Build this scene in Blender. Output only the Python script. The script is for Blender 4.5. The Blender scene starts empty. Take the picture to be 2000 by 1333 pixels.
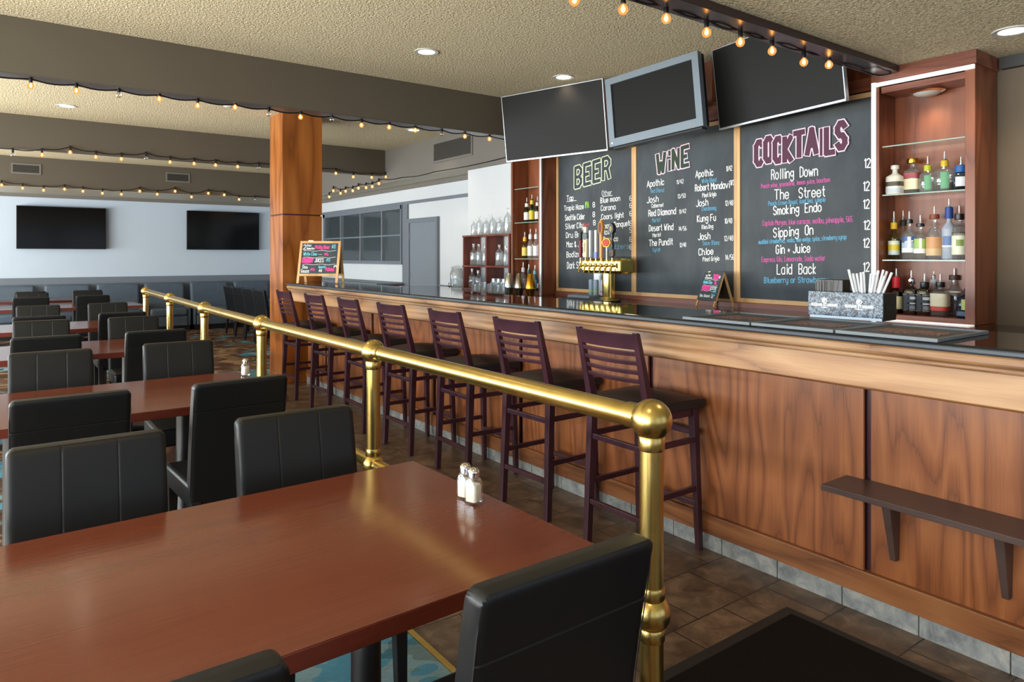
import bpy, bmesh, math, random
from mathutils import Vector, Matrix
random.seed(7)
S = bpy.context.scene
COL = S.collection
PI = math.pi
R = math.radians

# ------------------------------------------------------------------ camera, world, daylight, exposure
EYE, FPX, HY, YAW = 1.5, 1359.0, 501.0, R(36.35)
cam = bpy.data.cameras.new('camera')
cam.sensor_width = 36.0
cam.lens = FPX / 2000 * 36
cam.shift_y = -(666.5 - HY) / 2000
cam.clip_start = 0.05
co = bpy.data.objects.new('camera', cam)
co.location = (0, 0, EYE)
co.rotation_euler = (PI / 2, 0, -YAW)
COL.objects.link(co)
S.camera = co

S.view_settings.view_transform = 'Standard'
S.view_settings.look = 'None'
S.view_settings.gamma = 1.0
S.view_settings.use_curve_mapping = False
S.view_settings.exposure = -0.22

w = bpy.data.worlds.new('sky'); S.world = w; w.use_nodes = True
bg = w.node_tree.nodes['Background']
bg.inputs[0].default_value = (0.62, 0.78, 1.0, 1); bg.inputs[1].default_value = 1.0


def area(name, loc, rot, sx, sy, power, col):
    l = bpy.data.lights.new(name, 'AREA'); l.shape = 'RECTANGLE'; l.size = sx; l.size_y = sy
    l.energy = power; l.color = col
    o = bpy.data.objects.new(name, l); o.location = loc; o.rotation_euler = rot; COL.objects.link(o)
    return o


# daylight plus added ceiling fill at the window openings of the left wall (x = -4.4) and of the wall behind the camera
for k, yy in enumerate((-0.6, 2.4, 5.4, 8.4, 11.4, 14.2)):
    area('window_daylight', (-4.35, yy, 1.7), (0, -PI / 2, 0), 1.8, 2.5, 165, (0.66, 0.83, 1.0))
    area('added_ceiling_fill', (-4.33, yy, 0.85), (0, -PI / 2 - R(60), 0), 0.9, 2.5, 300, (1.0, 0.9, 0.72))  # warm upward fill, added to brighten the ceiling
for k, xx in enumerate((-2.6, 0.4, 3.2)):
    area('window_daylight', (xx, -2.9, 1.55), (PI / 2, 0, 0), 2.4, 2.0, 7, (0.95, 0.96, 1.0))

# ------------------------------------------------------------------ maths of the view (pixel of the photograph -> point on a real plane)
_s, _c = math.sin(YAW), math.cos(YAW)


def ray(px, py):
    r = (px - 1000) / FPX
    return r * _c + _s, -r * _s + _c, (HY - py) / FPX


def onZ(px, py, z):
    X, Y, Z = ray(px, py); F = (z - EYE) / Z
    return Vector((X * F, Y * F, z))


def onX(px, py, x):
    X, Y, Z = ray(px, py); F = x / X
    return Vector((x, Y * F, EYE + Z * F))


def onY(px, py, y):
    X, Y, Z = ray(px, py); F = y / Y
    return Vector((X * F, y, EYE + Z * F))


# ------------------------------------------------------------------ materials
def lin(r, g, b):
    f = lambda c: c / 12.92 if c <= 0.04045 else ((c + 0.055) / 1.055) ** 2.4
    return (f(r / 255), f(g / 255), f(b / 255), 1)


class NT:
    def __init__(s, name):
        s.m = bpy.data.materials.new(name); s.m.use_nodes = True
        s.n = s.m.node_tree.nodes; s.l = s.m.node_tree.links
        s.b = s.n['Principled BSDF']

    def add(s, t, **kw):
        n = s.n.new(t)
        for k, v in kw.items():
            if k.startswith('i_'):
                n.inputs[k[2:].replace('_', ' ')].default_value = v
            else:
                setattr(n, k, v)
        return n

    def link(s, a, b): s.l.new(a, b)

    def obj(s, scale=(1, 1, 1)):
        t = s.add('ShaderNodeTexCoord'); m = s.add('ShaderNodeMapping')
        m.inputs['Scale'].default_value = scale
        s.link(t.outputs['Object'], m.inputs[0])
        return m.outputs[0]

    def ramp(s, fac, stops):
        r = s.add('ShaderNodeValToRGB'); e = r.color_ramp.elements
        while len(e) < len(stops): e.new(0.5)
        for k, (p, c) in enumerate(stops):
            e[k].position = p; e[k].color = c
        s.link(fac, r.inputs[0])
        return r.outputs[0]

    def noise(s, vec, scale, detail=4, rough=0.5, dist=0.0):
        n = s.add('ShaderNodeTexNoise'); n.inputs['Scale'].default_value = scale; n.inputs['Detail'].default_value = detail
        n.inputs['Roughness'].default_value = rough; n.inputs['Distortion'].default_value = dist
        s.link(vec, n.inputs['Vector'])
        return n.outputs['Fac']

    def math(s, op, a, b=None):
        n = s.add('ShaderNodeMath', operation=op)
        for k, v in enumerate((a, b)):
            if v is None: continue
            if isinstance(v, (int, float)): n.inputs[k].default_value = v
            else: s.link(v, n.inputs[k])
        return n.outputs[0]

    def mix(s, fac, a, b, mode='MIX'):
        n = s.add('ShaderNodeMix', data_type='RGBA', blend_type=mode)
        for k, v in ((0, fac), (6, a), (7, b)):
            if isinstance(v, (int, float)): n.inputs[k].default_value = v
            elif isinstance(v, tuple): n.inputs[k].default_value = v
            else: s.link(v, n.inputs[k])
        return n.outputs[2]

    def bump(s, h, strength, dist):
        n = s.add('ShaderNodeBump'); n.inputs['Strength'].default_value = strength; n.inputs['Distance'].default_value = dist
        s.link(h, n.inputs['Height']); s.link(n.outputs[0], s.b.inputs['Normal'])

    def set(s, col=None, rough=0.5, metal=0.0, spec=0.5, coat=0.0):
        if col is not None:
            if isinstance(col, tuple): s.b.inputs['Base Color'].default_value = col
            else: s.link(col, s.b.inputs['Base Color'])
        s.b.inputs['Roughness'].default_value = rough; s.b.inputs['Metallic'].default_value = metal
        s.b.inputs['Specular IOR Level'].default_value = spec
        s.b.inputs['Coat Weight'].default_value = coat; s.b.inputs['Coat Roughness'].default_value = 0.15
        return s.m


def plain(name, col, rough=0.5, metal=0.0, var=0.06, vs=3.0, spec=0.5, bump=0.0, bs=200):
    t = NT(name); v = t.obj()
    n = t.noise(v, vs, 4)
    d = tuple(c * (1 - var) for c in col[:3]) + (1,); u = tuple(min(1, c * (1 + var)) for c in col[:3]) + (1,)
    m = t.set(t.ramp(n, [(0.3, d), (0.7, u)]), rough, metal, spec)
    if bump: t.bump(t.noise(v, bs, 2), bump, 0.002)
    return m


def wood(name, light, mid, dark, axis='Z', scale=1.0, rough=0.35, rings=9.0, pores=0.35, spec=0.5, coat=0.0):
    t = NT(name)
    k = {'X': (0.16, 1, 1), 'Y': (1, 0.16, 1), 'Z': (1, 1, 0.16)}[axis]
    fine = {'X': (0.03, 1, 1), 'Y': (1, 0.03, 1), 'Z': (1, 1, 0.03)}[axis]
    v = t.obj(tuple(a * scale for a in k)); vf = t.obj(tuple(a * scale for a in fine))
    n = t.noise(v, 2.2, 3, 0.45, 0.2)
    saw = t.math('FRACT', t.math('MULTIPLY', n, rings))
    f2 = t.noise(vf, 90, 4, 0.6)
    f3 = t.noise(vf, 260, 2, 0.7)
    g = t.math('ADD', t.math('MULTIPLY', saw, 1 - pores), t.math('MULTIPLY', t.math('ADD', t.math('MULTIPLY', f2, 0.6), t.math('MULTIPLY', f3, 0.4)), pores))
    big = t.noise(v, 0.9, 2)
    col = t.ramp(g, [(0.12, dark), (0.26, mid), (0.5, light), (0.7, mid), (0.86, dark)])
    col = t.mix(t.math('MULTIPLY', big, 0.45), col, mid)
    m = t.set(col, rough, 0, spec, coat)
    t.bump(f2, 0.12, 0.002)
    return m


M = {}
# ceiling : sprayed popcorn texture
t = NT('popcorn_ceiling'); v = t.obj()
n1 = t.noise(v, 55, 3, 0.6); n2 = t.noise(v, 120, 2, 0.5)
h = t.math('ADD', t.math('MULTIPLY', n1, 0.7), t.math('MULTIPLY', n2, 0.3))
M['ceiling'] = t.set(t.ramp(h, [(0.33, lin(174, 161, 130)), (0.62, lin(242, 230, 198))]), 0.95, 0, 0.1)
t.bump(h, 1.0, 0.03)
M['white_wall'] = plain('white_paint', lin(206, 211, 216), 0.75, var=0.015)
M['back_wall'] = plain('daylight_tinted_wall_paint', lin(190, 203, 217), 0.7, var=0.012)  # bluish tint of the daylight is put into the far wall's colour
M['beam'] = plain('dark_taupe_paint', lin(88, 80, 68), 0.55, var=0.03, bump=0.08, bs=60)
M['soffit'] = plain('grey_paint', lin(112, 108, 102), 0.6, var=0.02)
M['under_light'] = plain('warm_grey_soffit_underside', lin(176, 168, 148), 0.5, var=0.02)
M['under'] = plain('semi_gloss_dark_paint', lin(84, 78, 74), 0.28, var=0.02)
M['taupe_wall'] = plain('taupe_wall_paint', lin(112, 98, 80), 0.7, var=0.02)
M['grey_trim'] = plain('slate_grey_paint', lin(112, 120, 130), 0.45, var=0.02)
M['grey_door'] = plain('grey_door_paint', lin(122, 131, 141), 0.4, var=0.015)
M['dark_trim'] = plain('charcoal_paint', lin(58, 58, 58), 0.5, var=0.02)
M['header'] = plain('glossy_plum_brown_paint', lin(58, 44, 44), 0.22, var=0.05)
OL, OM, OD = lin(196, 142, 88), lin(160, 104, 58), lin(84, 46, 24)
M['oak_v'] = wood('oak_upright_grain', lin(162, 100, 58), lin(132, 76, 42), lin(66, 33, 18), 'Z', 1.0, 0.36, 15, 0.45)
M['oak_h'] = wood('oak_level_grain', lin(192, 152, 110), lin(164, 120, 82), lin(92, 60, 40), 'Y', 1.0, 0.36, 9, 0.4)
M['oak_rail'] = wood('oak_bottom_rail', lin(154, 102, 64), lin(128, 80, 48), lin(74, 42, 24), 'Y', 1.0, 0.36, 9, 0.4)
M['oak_post'] = wood('honey_stained_oak', lin(172, 106, 48), lin(148, 84, 32), lin(98, 50, 18), 'Z', 0.9, 0.28, 7, 0.35)
M['red_oak'] = wood('red_stained_oak', lin(142, 82, 50), lin(120, 64, 38), lin(68, 32, 18), 'Z', 1.0, 0.35, 10, 0.4)
M['red_oak_h'] = wood('red_stained_oak_level', lin(150, 92, 70), lin(124, 70, 50), lin(76, 38, 26), 'Y', 1.0, 0.35, 8, 0.4)
M['oak_back'] = wood('oak_back_panel', lin(214, 174, 146), lin(188, 140, 112), lin(88, 52, 38), 'Z', 1.2, 0.4, 18, 0.4)
M['mahogany_shelf'] = wood('mahogany_shelf_wood', lin(128, 62, 44), lin(104, 46, 32), lin(66, 26, 18), 'Z', 1.0, 0.35, 7, 0.4)
M['table'] = wood('cherry_laminate', lin(116, 60, 40), lin(102, 49, 33), lin(76, 34, 24), 'X', 1.2, 0.15, 5, 0.7, 0.6)
M['table_edge'] = wood('cherry_laminate_edge', lin(112, 48, 32), lin(92, 38, 26), lin(64, 24, 16), 'X', 1.2, 0.35, 5, 0.6)
M['dark_laminate'] = wood('dark_walnut_laminate', lin(84, 66, 60), lin(70, 54, 50), lin(48, 36, 34), 'Y', 1.2, 0.4, 6, 0.6)
M['light_frame'] = wood('pine_frame', lin(232, 190, 136), lin(216, 170, 116), lin(178, 128, 78), 'Z', 1.0, 0.5, 5, 0.4)
M['espresso'] = wood('espresso_stained_wood', lin(70, 40, 52), lin(58, 31, 42), lin(38, 18, 25), 'Z', 1.0, 0.28, 6, 0.5)
M['leather'] = plain('black_leatherette', lin(11, 13, 16), 0.44, var=0.1, vs=6, spec=0.42, bump=0.06, bs=350)
M['seat_black'] = plain('black_vinyl', lin(26, 27, 30), 0.45, var=0.1, bump=0.05, bs=300)
M['thread'] = plain('seam_thread', lin(30, 30, 32), 0.8)
M['black_wood'] = plain('black_lacquered_wood', lin(22, 22, 25), 0.35)
M['black_metal'] = plain('black_powder_coat', lin(24, 25, 28), 0.4)
M['booth'] = plain('slate_blue_upholstery', lin(80, 92, 106), 0.6, var=0.08, vs=8, bump=0.1, bs=250)
M['brass'] = None
t = NT('polished_brass'); v = t.obj(); n = t.noise(v, 9, 5, 0.6)
t.set(t.ramp(n, [(0.3, lin(188, 162, 92)), (0.7, lin(210, 184, 112))]), 0.2, 1.0)
t.b.inputs['Roughness'].default_value = 0.27
M['brass'] = t.m
M['bright_brass'] = plain('bright_brass', lin(236, 206, 112), 0.14, 1.0, var=0.03)
M['gold'] = plain('gold_tin', lin(206, 150, 50), 0.2, 1.0)
M['steel'] = plain('brushed_steel', lin(206, 204, 198), 0.22, 1.0, var=0.05)
M['dark_steel'] = plain('smoked_steel', lin(150, 142, 130), 0.22, 1.0)
M['chrome'] = plain('chrome', lin(224, 224, 226), 0.1, 1.0)
M['alu'] = plain('aluminium_channel', lin(232, 232, 234), 0.35, 0.6)
M['silver_bezel'] = plain('silver_bezel', lin(170, 176, 182), 0.35, 0.7)
M['grey_bezel'] = plain('grey_blue_bezel', lin(118, 130, 140), 0.4, 0.2)
M['black_plastic'] = plain('black_plastic', lin(22, 22, 24), 0.35)
M['screen'] = plain('dark_screen', lin(22, 22, 22), 0.5, spec=0.18)
M['screen_gloss'] = plain('glossy_black_screen', lin(8, 9, 11), 0.12, spec=0.25)
M['counter'] = plain('polished_black_granite', lin(14, 15, 17), 0.05, spec=0.75, var=0.25, vs=160)
M['counter_edge'] = plain('black_edge_band', lin(54, 62, 70), 0.35, var=0.1)
M['back_counter'] = plain('polished_dark_counter', lin(20, 17, 16), 0.06, spec=0.8, var=0.15, vs=120)
M['rubber'] = plain('black_rubber', lin(26, 26, 28), 0.6, var=0.1)
M['pile'] = plain('black_mat_pile', lin(24, 21, 19), 0.95, var=0.35, vs=160, spec=0.1, bump=0.8, bs=500)

# slate tile floor
t = NT('brown_slate_tile'); tc = t.add('ShaderNodeTexCoord'); mp = t.add('ShaderNodeMapping')
mp.inputs['Rotation'].default_value = (0, 0, 0)
t.link(tc.outputs['Object'], mp.inputs[0]); v = mp.outputs[0]
br = t.add('ShaderNodeTexBrick'); br.inputs['Scale'].default_value = 1.0
br.inputs['Brick Width'].default_value = 0.31; br.inputs['Row Height'].default_value = 0.31
br.inputs['Mortar Size'].default_value = 0.004; br.inputs['Mortar Smooth'].default_value = 0.1
t.link(v, br.inputs['Vector'])
br.inputs['Color1'].default_value = (1, 1, 1, 1); br.inputs['Color2'].default_value = (0.72, 0.72, 0.72, 1); br.inputs['Mortar'].default_value = (0, 0, 0, 1)
n = t.noise(v, 9, 8, 0.65, 0.6); n2 = t.noise(v, 2.6, 4)
c = t.ramp(n, [(0.3, lin(66, 52, 42)), (0.5, lin(100, 82, 66)), (0.7, lin(136, 114, 94))])
c = t.mix(0.75, c, br.outputs['Color'], 'MULTIPLY')
c = t.mix(br.outputs['Fac'], c, lin(52, 42, 36))
M['tile'] = t.set(c, 0.38, 0, 0.5)
hh = t.math('SUBTRACT', t.math('MULTIPLY', n, 0.4), br.outputs['Fac']); t.bump(hh, 0.5, 0.004)

# blue-grey tile skirting of the bar
t = NT('blue_grey_tile'); v = t.obj(); n = t.noise(v, 12, 8, 0.7, 0.5)
M['tile_base'] = t.set(t.ramp(n, [(0.3, lin(92, 98, 104)), (0.5, lin(134, 140, 144)), (0.72, lin(172, 172, 168))]), 0.4, 0, 0.5)
t.bump(n, 0.2, 0.003)
M['grout'] = plain('grout', lin(70, 66, 62), 0.9)

# patterned carpet
t = NT('patterned_carpet'); v = t.obj(); n = t.noise(v, 1.35, 3, 0.5, 1.1); n2 = t.noise(v, 2.3, 2, 0.5, 0.8)
c = t.ramp(n, [(0.0, lin(74, 56, 48)), (0.36, lin(104, 76, 60)), (0.43, lin(150, 122, 92)), (0.48, lin(84, 64, 54)), (0.54, lin(112, 92, 78)), (0.58, lin(86, 144, 168)), (0.64, lin(128, 158, 166)), (0.68, lin(78, 60, 54))])
c.node.color_ramp.interpolation = 'CONSTANT'
k2 = t.ramp(n2, [(0.0, (0.62, 0.56, 0.54, 1)), (0.45, (1, 1, 1, 1)), (0.6, (1.0, 0.86, 0.66, 1))]); k2.node.color_ramp.interpolation = 'CONSTANT'
c = t.mix(0.8, c, k2, 'MULTIPLY')
c2 = t.mix(0.4, c, t.ramp(t.noise(t.obj((1, 6, 1)), 26, 3), [(0.35, (0.5, 0.47, 0.45, 1)), (0.65, (1, 1, 1, 1))]), 'MULTIPLY')
M['carpet'] = t.set(c2, 0.95, 0, 0.1)
t.bump(t.noise(t.obj(), 400, 2), 0.5, 0.004)

# chalkboard
t = NT('chalkboard_slate'); v = t.obj((1, 1, 0.5)); n = t.noise(v, 3.2, 6, 0.6, 0.4); n2 = t.noise(t.obj((1, 1, 0.15)), 9, 4)
c = t.mix(t.math('MULTIPLY', n2, 0.5), t.ramp(n, [(0.3, lin(50, 57, 63)), (0.72, lin(84, 90, 94))]), lin(62, 69, 75))
M['slate'] = t.set(c, 0.6, 0, 0.35)


def flat(name, col, rough=0.7): return plain(name, col, rough, var=0.04, vs=40)


CH = {k: flat('chalk_' + k, c) for k, c in dict(white=lin(236, 238, 238), blue=lin(92, 158, 190), pink=lin(196, 88, 156), green=lin(150, 214, 60),
      red=lin(226, 80, 96), cream=lin(232, 244, 206), rose=lin(244, 214, 230), lilac=lin(226, 196, 226), plum=lin(86, 44, 66), moss=lin(44, 62, 44), slate=lin(52, 60, 66),
      hotpink=lin(255, 70, 160), aqua=lin(110, 200, 220), brown=lin(70, 40, 34)).items()}


def emit(name, col, strength):
    t = NT(name); t.b.inputs['Base Color'].default_value = col
    t.b.inputs['Emission Color'].default_value = col; t.b.inputs['Emission Strength'].default_value = strength
    t.b.inputs['Roughness'].default_value = 0.3
    return t.m


t = NT('lit_amber_bulb'); t.n.remove(t.b)
tr = t.add('ShaderNodeBsdfTransparent'); tr.inputs[0].default_value = (1.0, 0.72, 0.42, 1)
em = t.add('ShaderNodeEmission'); em.inputs[0].default_value = (1.0, 0.43, 0.12, 1); em.inputs[1].default_value = 1.7
mx = t.add('ShaderNodeMixShader'); mx.inputs[0].default_value = 0.5
t.link(tr.outputs[0], mx.inputs[1]); t.link(em.outputs[0], mx.inputs[2]); t.link(mx.outputs[0], t.n['Material Output'].inputs[0])
M['bulb_on'] = t.m
M['filament'] = emit('glowing_filament', (1.0, 0.62, 0.26, 1), 16.0)
M['lens'] = emit('lit_lamp_lens', (1.0, 0.86, 0.66, 1), 9.0)
M['led'] = emit('led_strip', (1.0, 0.97, 0.96, 1), 0.72)
M['frosted'] = plain('frosted_lamp_glass', lin(206, 208, 204), 0.4)


def glass(name, tint, gl=0.08, rough=0.02, clear=0.0):
    # thin clear pane / vessel wall : see-through with a sheen that rises at grazing angles
    t = NT(name); t.n.remove(t.b)
    out = t.n['Material Output']
    tr = t.add('ShaderNodeBsdfTransparent'); tr.inputs[0].default_value = tint
    gs = t.add('ShaderNodeBsdfGlossy'); gs.inputs['Roughness'].default_value = rough; gs.inputs['Color'].default_value = (1, 1, 1, 1)
    lw = t.add('ShaderNodeLayerWeight'); lw.inputs[0].default_value = 0.25
    f = t.math('ADD', t.math('MULTIPLY', lw.outputs['Facing'], 0.55), gl)
    mx = t.add('ShaderNodeMixShader'); t.link(f, mx.inputs[0]); t.link(tr.outputs[0], mx.inputs[1]); t.link(gs.outputs[0], mx.inputs[2])
    t.link(mx.outputs[0], out.inputs[0])
    return t.m


M['glass'] = glass('clear_glass', (0.93, 0.96, 0.96, 1))
M['glass_shelf'] = glass('glass_shelf', (0.86, 0.94, 0.9, 1), 0.1)


def bottle_glass(name, tint, milk=0.16, white=(0.9, 0.92, 0.93, 1)):
    t = NT(name); t.n.remove(t.b)
    tr = t.add('ShaderNodeBsdfTransparent'); tr.inputs[0].default_value = tint
    df = t.add('ShaderNodeBsdfTranslucent'); df.inputs[0].default_value = white
    d2 = t.add('ShaderNodeBsdfDiffuse'); d2.inputs[0].default_value = white
    gs = t.add('ShaderNodeBsdfGlossy'); gs.inputs['Roughness'].default_value = 0.04
    lw = t.add('ShaderNodeLayerWeight'); lw.inputs[0].default_value = 0.3
    m0 = t.add('ShaderNodeMixShader'); m0.inputs[0].default_value = 0.5; t.link(df.outputs[0], m0.inputs[1]); t.link(d2.outputs[0], m0.inputs[2])
    m1 = t.add('ShaderNodeMixShader'); m1.inputs[0].default_value = milk; t.link(tr.outputs[0], m1.inputs[1]); t.link(m0.outputs[0], m1.inputs[2])
    m2 = t.add('ShaderNodeMixShader'); t.link(t.math('ADD', t.math('MULTIPLY', lw.outputs['Facing'], 0.5), 0.09), m2.inputs[0]); t.link(m1.outputs[0], m2.inputs[1]); t.link(gs.outputs[0], m2.inputs[2])
    t.link(m2.outputs[0], t.n['Material Output'].inputs[0])
    return t.m


M['b_clear'] = bottle_glass('bottle_glass', (0.93, 0.95, 0.95, 1))
M['window_glass'] = glass('window_glass', (0.55, 0.6, 0.62, 1), 0.05)
M['bulb_off'] = glass('unlit_bulb_glass', (0.9, 0.9, 0.9, 1), 0.12)
M['g_green'] = glass('green_glass', (0.1, 0.42, 0.08, 1), 0.08)
M['g_dkgreen'] = glass('dark_green_glass', (0.03, 0.12, 0.04, 1), 0.1)
M['g_amber'] = glass('amber_glass', (0.55, 0.2, 0.03, 1), 0.07)
M['g_dark'] = glass('dark_brown_glass', (0.1, 0.035, 0.02, 1), 0.1)
M['g_blue'] = glass('pale_blue_glass', (0.55, 0.75, 0.9, 1), 0.1)
M['g_lime'] = glass('pale_lime_glass', (0.75, 0.85, 0.5, 1), 0.08)
M['g_frost'] = plain('frosted_bottle_glass', lin(168, 176, 190), 0.35, var=0.1)
M['g_navy'] = plain('navy_bottle_glass', lin(22, 34, 56), 0.12)
M['g_teal'] = plain('teal_bottle_glass', lin(60, 118, 132), 0.12)
M['ceramic'] = plain('cream_ceramic', lin(222, 220, 208), 0.3)
M['salt'] = plain('salt_grains', lin(226, 218, 206), 0.9)
M['pepper'] = plain('pepper_grains', lin(120, 108, 94), 0.9, var=0.5, vs=300)
C = {}


def colm(r, g, b, rough=0.5, metal=0.0):
    k = (r, g, b, rough, metal)
    if k not in C: C[k] = plain('painted_%02x%02x%02x' % (r, g, b), lin(r, g, b), rough, metal, var=0.05, vs=20)
    return C[k]


# ------------------------------------------------------------------ mesh builder
class MB:
    def __init__(s): s.bm = bmesh.new(); s.mi = 0

    def face(s, vs):
        f = s.bm.faces.new(vs); f.material_index = s.mi; return f

    def box(s, a, b, mat=None):
        x0, y0, z0 = a; x1, y1, z1 = b
        P = [(x0, y0, z0), (x1, y0, z0), (x1, y1, z0), (x0, y1, z0), (x0, y0, z1), (x1, y0, z1), (x1, y1, z1), (x0, y1, z1)]
        v = [s.bm.verts.new((mat @ Vector(p)) if mat else p) for p in P]
        for q in ((3, 2, 1, 0), (4, 5, 6, 7), (0, 1, 5, 4), (1, 2, 6, 5), (2, 3, 7, 6), (3, 0, 4, 7)): s.face([v[i] for i in q])
        return s

    def hexa(s, P):
        v = [s.bm.verts.new(p) for p in P]
        for q in ((3, 2, 1, 0), (4, 5, 6, 7), (0, 1, 5, 4), (1, 2, 6, 5), (2, 3, 7, 6), (3, 0, 4, 7)): s.face([v[i] for i in q])
        return s

    def bar(s, p, q, w, d, w2=None, d2=None):
        """tapered square bar p -> q (w along local x, d along local y)"""
        w2 = w if w2 is None else w2; d2 = d if d2 is None else d2
        p, q = Vector(p), Vector(q); ax = (q - p).normalized()
        ref = Vector((0, 1, 0)) if abs(ax.y) < 0.9 else Vector((0, 0, 1))
        ux = ref.cross(ax).normalized(); uy = ax.cross(ux)
        P = []
        for c, a, b in ((p, w, d), (q, w2, d2)):
            for i, j in ((-1, -1), (1, -1), (1, 1), (-1, 1)): P.append(c + ux * i * a / 2 + uy * j * b / 2)
        return s.hexa(P)

    def lathe(s, prof, at=(0, 0, 0), n=20, sq=None, mat=None, cap=True):
        at = Vector(at); rings = []
        for i, (r, z) in enumerate(prof):
            ring = []
            e = sq[i] if sq else 0
            for k in range(n):
                a = 2 * PI * (k + 0.5) / n
                rr = r
                if e:
                    p = 2 + 6 * e
                    rr = r / ((abs(math.cos(a)) ** p + abs(math.sin(a)) ** p) ** (1 / p))
                q = Vector((rr * math.cos(a), rr * math.sin(a), z))
                if mat: q = mat @ q
                ring.append(s.bm.verts.new(at + q))
            rings.append(ring)
        for A, B in zip(rings, rings[1:]):
            for k in range(n): s.face((A[k], A[(k + 1) % n], B[(k + 1) % n], B[k]))
        if cap:
            if prof[0][0] > 1e-5: s.face(list(reversed(rings[0])))
            if prof[-1][0] > 1e-5: s.face(rings[-1])
        return s

    def cyl(s, p, q, r, r2=None, n=16):
        p, q = Vector(p), Vector(q); d = q - p
        m = d.to_track_quat('Z', 'Y').to_matrix()
        return s.lathe([(r, 0), (r if r2 is None else r2, d.length)], p, n, mat=m)

    def ball(s, c, r, n=20, sz=1.0):
        k = n // 2
        prof = [(max(1e-6, r * math.sin(PI * i / k)), -r * math.cos(PI * i / k) * sz) for i in range(k + 1)]
        prof[0] = (r * 0.02, prof[0][1]); prof[-1] = (r * 0.02, prof[-1][1])
        return s.lathe(prof, c, n)

    def tube(s, pts, r, n=8):
        pts = [Vector(p) for p in pts]; rings = []
        for i, p in enumerate(pts):
            d = (pts[min(i + 1, len(pts) - 1)] - pts[max(i - 1, 0)]).normalized()
            ref = Vector((0, 0, 1)) if abs(d.z) < 0.95 else Vector((0, 1, 0))
            a = d.cross(ref).normalized(); b = a.cross(d)
            rings.append([s.bm.verts.new(p + r * (a * math.cos(2 * PI * k / n) + b * math.sin(2 * PI * k / n))) for k in range(n)])
        for A, B in zip(rings, rings[1:]):
            for k in range(n): s.face((A[k], A[(k + 1) % n], B[(k + 1) % n], B[k]))
        s.face(list(reversed(rings[0]))); s.face(rings[-1])
        return s

    def arc(s, r, z0, z1, a0, a1, at=(0, 0, 0), n=14, sq=0):
        """open curved label"""
        at = Vector(at); P = []
        for k in range(n + 1):
            a = a0 + (a1 - a0) * k / n; rr = r
            if sq:
                p = 2 + 6 * sq; rr = r / ((abs(math.cos(a)) ** p + abs(math.sin(a)) ** p) ** (1 / p))
            P.append([s.bm.verts.new(at + Vector((rr * math.cos(a), rr * math.sin(a), z))) for z in (z0, z1)])
        for A, B in zip(P, P[1:]): s.face((A[0], B[0], B[1], A[1]))
        return s

    def stroke(s, pts, wd, O, U, V, N, off=0.0):
        """flat chalk line through 2-D points"""
        pts = [Vector(p) for p in pts]
        T = lambda p: O + U * p.x + V * p.y + N * off
        for a, b in zip(pts, pts[1:]):
            off += 2e-5
            d = b - a
            if d.length < 1e-7: continue
            d.normalize(); nrm = Vector((-d.y, d.x)) * wd / 2; e = d * wd * 0.3
            s.face([s.bm.verts.new(T(q)) for q in (a - e - nrm, b + e - nrm, b + e + nrm, a - e + nrm)])
        return s

    def build(s, name, mat, parent=None, smooth=False, bevel=0.0, seg=2, sub=0, angle=40, clamp=True):
        me = bpy.data.meshes.new(name)
        bmesh.ops.recalc_face_normals(s.bm, faces=s.bm.faces[:]) if s.bm.faces else None
        s.bm.to_mesh(me); s.bm.free()
        o = bpy.data.objects.new(name, me); COL.objects.link(o)
        for m in (mat if isinstance(mat, (list, tuple)) else [mat]): me.materials.append(m)
        if parent is not None: o.parent = parent
        if bevel:
            b = o.modifiers.new('bevel', 'BEVEL'); b.width = bevel; b.segments = seg; b.limit_method = 'ANGLE'; b.angle_limit = R(angle)
            b.use_clamp_overlap = clamp
        if sub:
            u = o.modifiers.new('sub', 'SUBSURF'); u.levels = sub; u.render_levels = sub
        if smooth:
            for p in me.polygons: p.use_smooth = True
            me.set_sharp_from_angle(angle=R(46))
        return o


def tag(o, label, cat, group=None, kind=None):
    o['label'] = label; o['category'] = cat
    if group: o['group'] = group
    if kind: o['kind'] = kind
    return o


def thing(name, label, cat, loc=(0, 0, 0), rz=0.0, group=None, kind=None):
    o = bpy.data.objects.new(name, None); COL.objects.link(o); o.empty_display_size = 0.1
    o.location = loc; o.rotation_euler = (0, 0, rz)
    return tag(o, label, cat, group, kind)


def kids(o): return [c for c in list(bpy.data.objects) if c.parent == o]


def dup(root, label, loc, rz=None, group=None):
    r = root.copy(); COL.objects.link(r); r.location = loc; r['label'] = label
    if rz is not None: r.rotation_euler = (0, 0, rz)
    if group: r['group'] = group
    for ch in kids(root):
        c = ch.copy(); COL.objects.link(c); c.parent = r
        for g in kids(ch):
            d = g.copy(); COL.objects.link(d); d.parent = c
    return r


def st(name, mb, mat, label, cat, **kw): return tag(mb.build(name, mat, **kw), label, cat, kind='structure')


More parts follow.
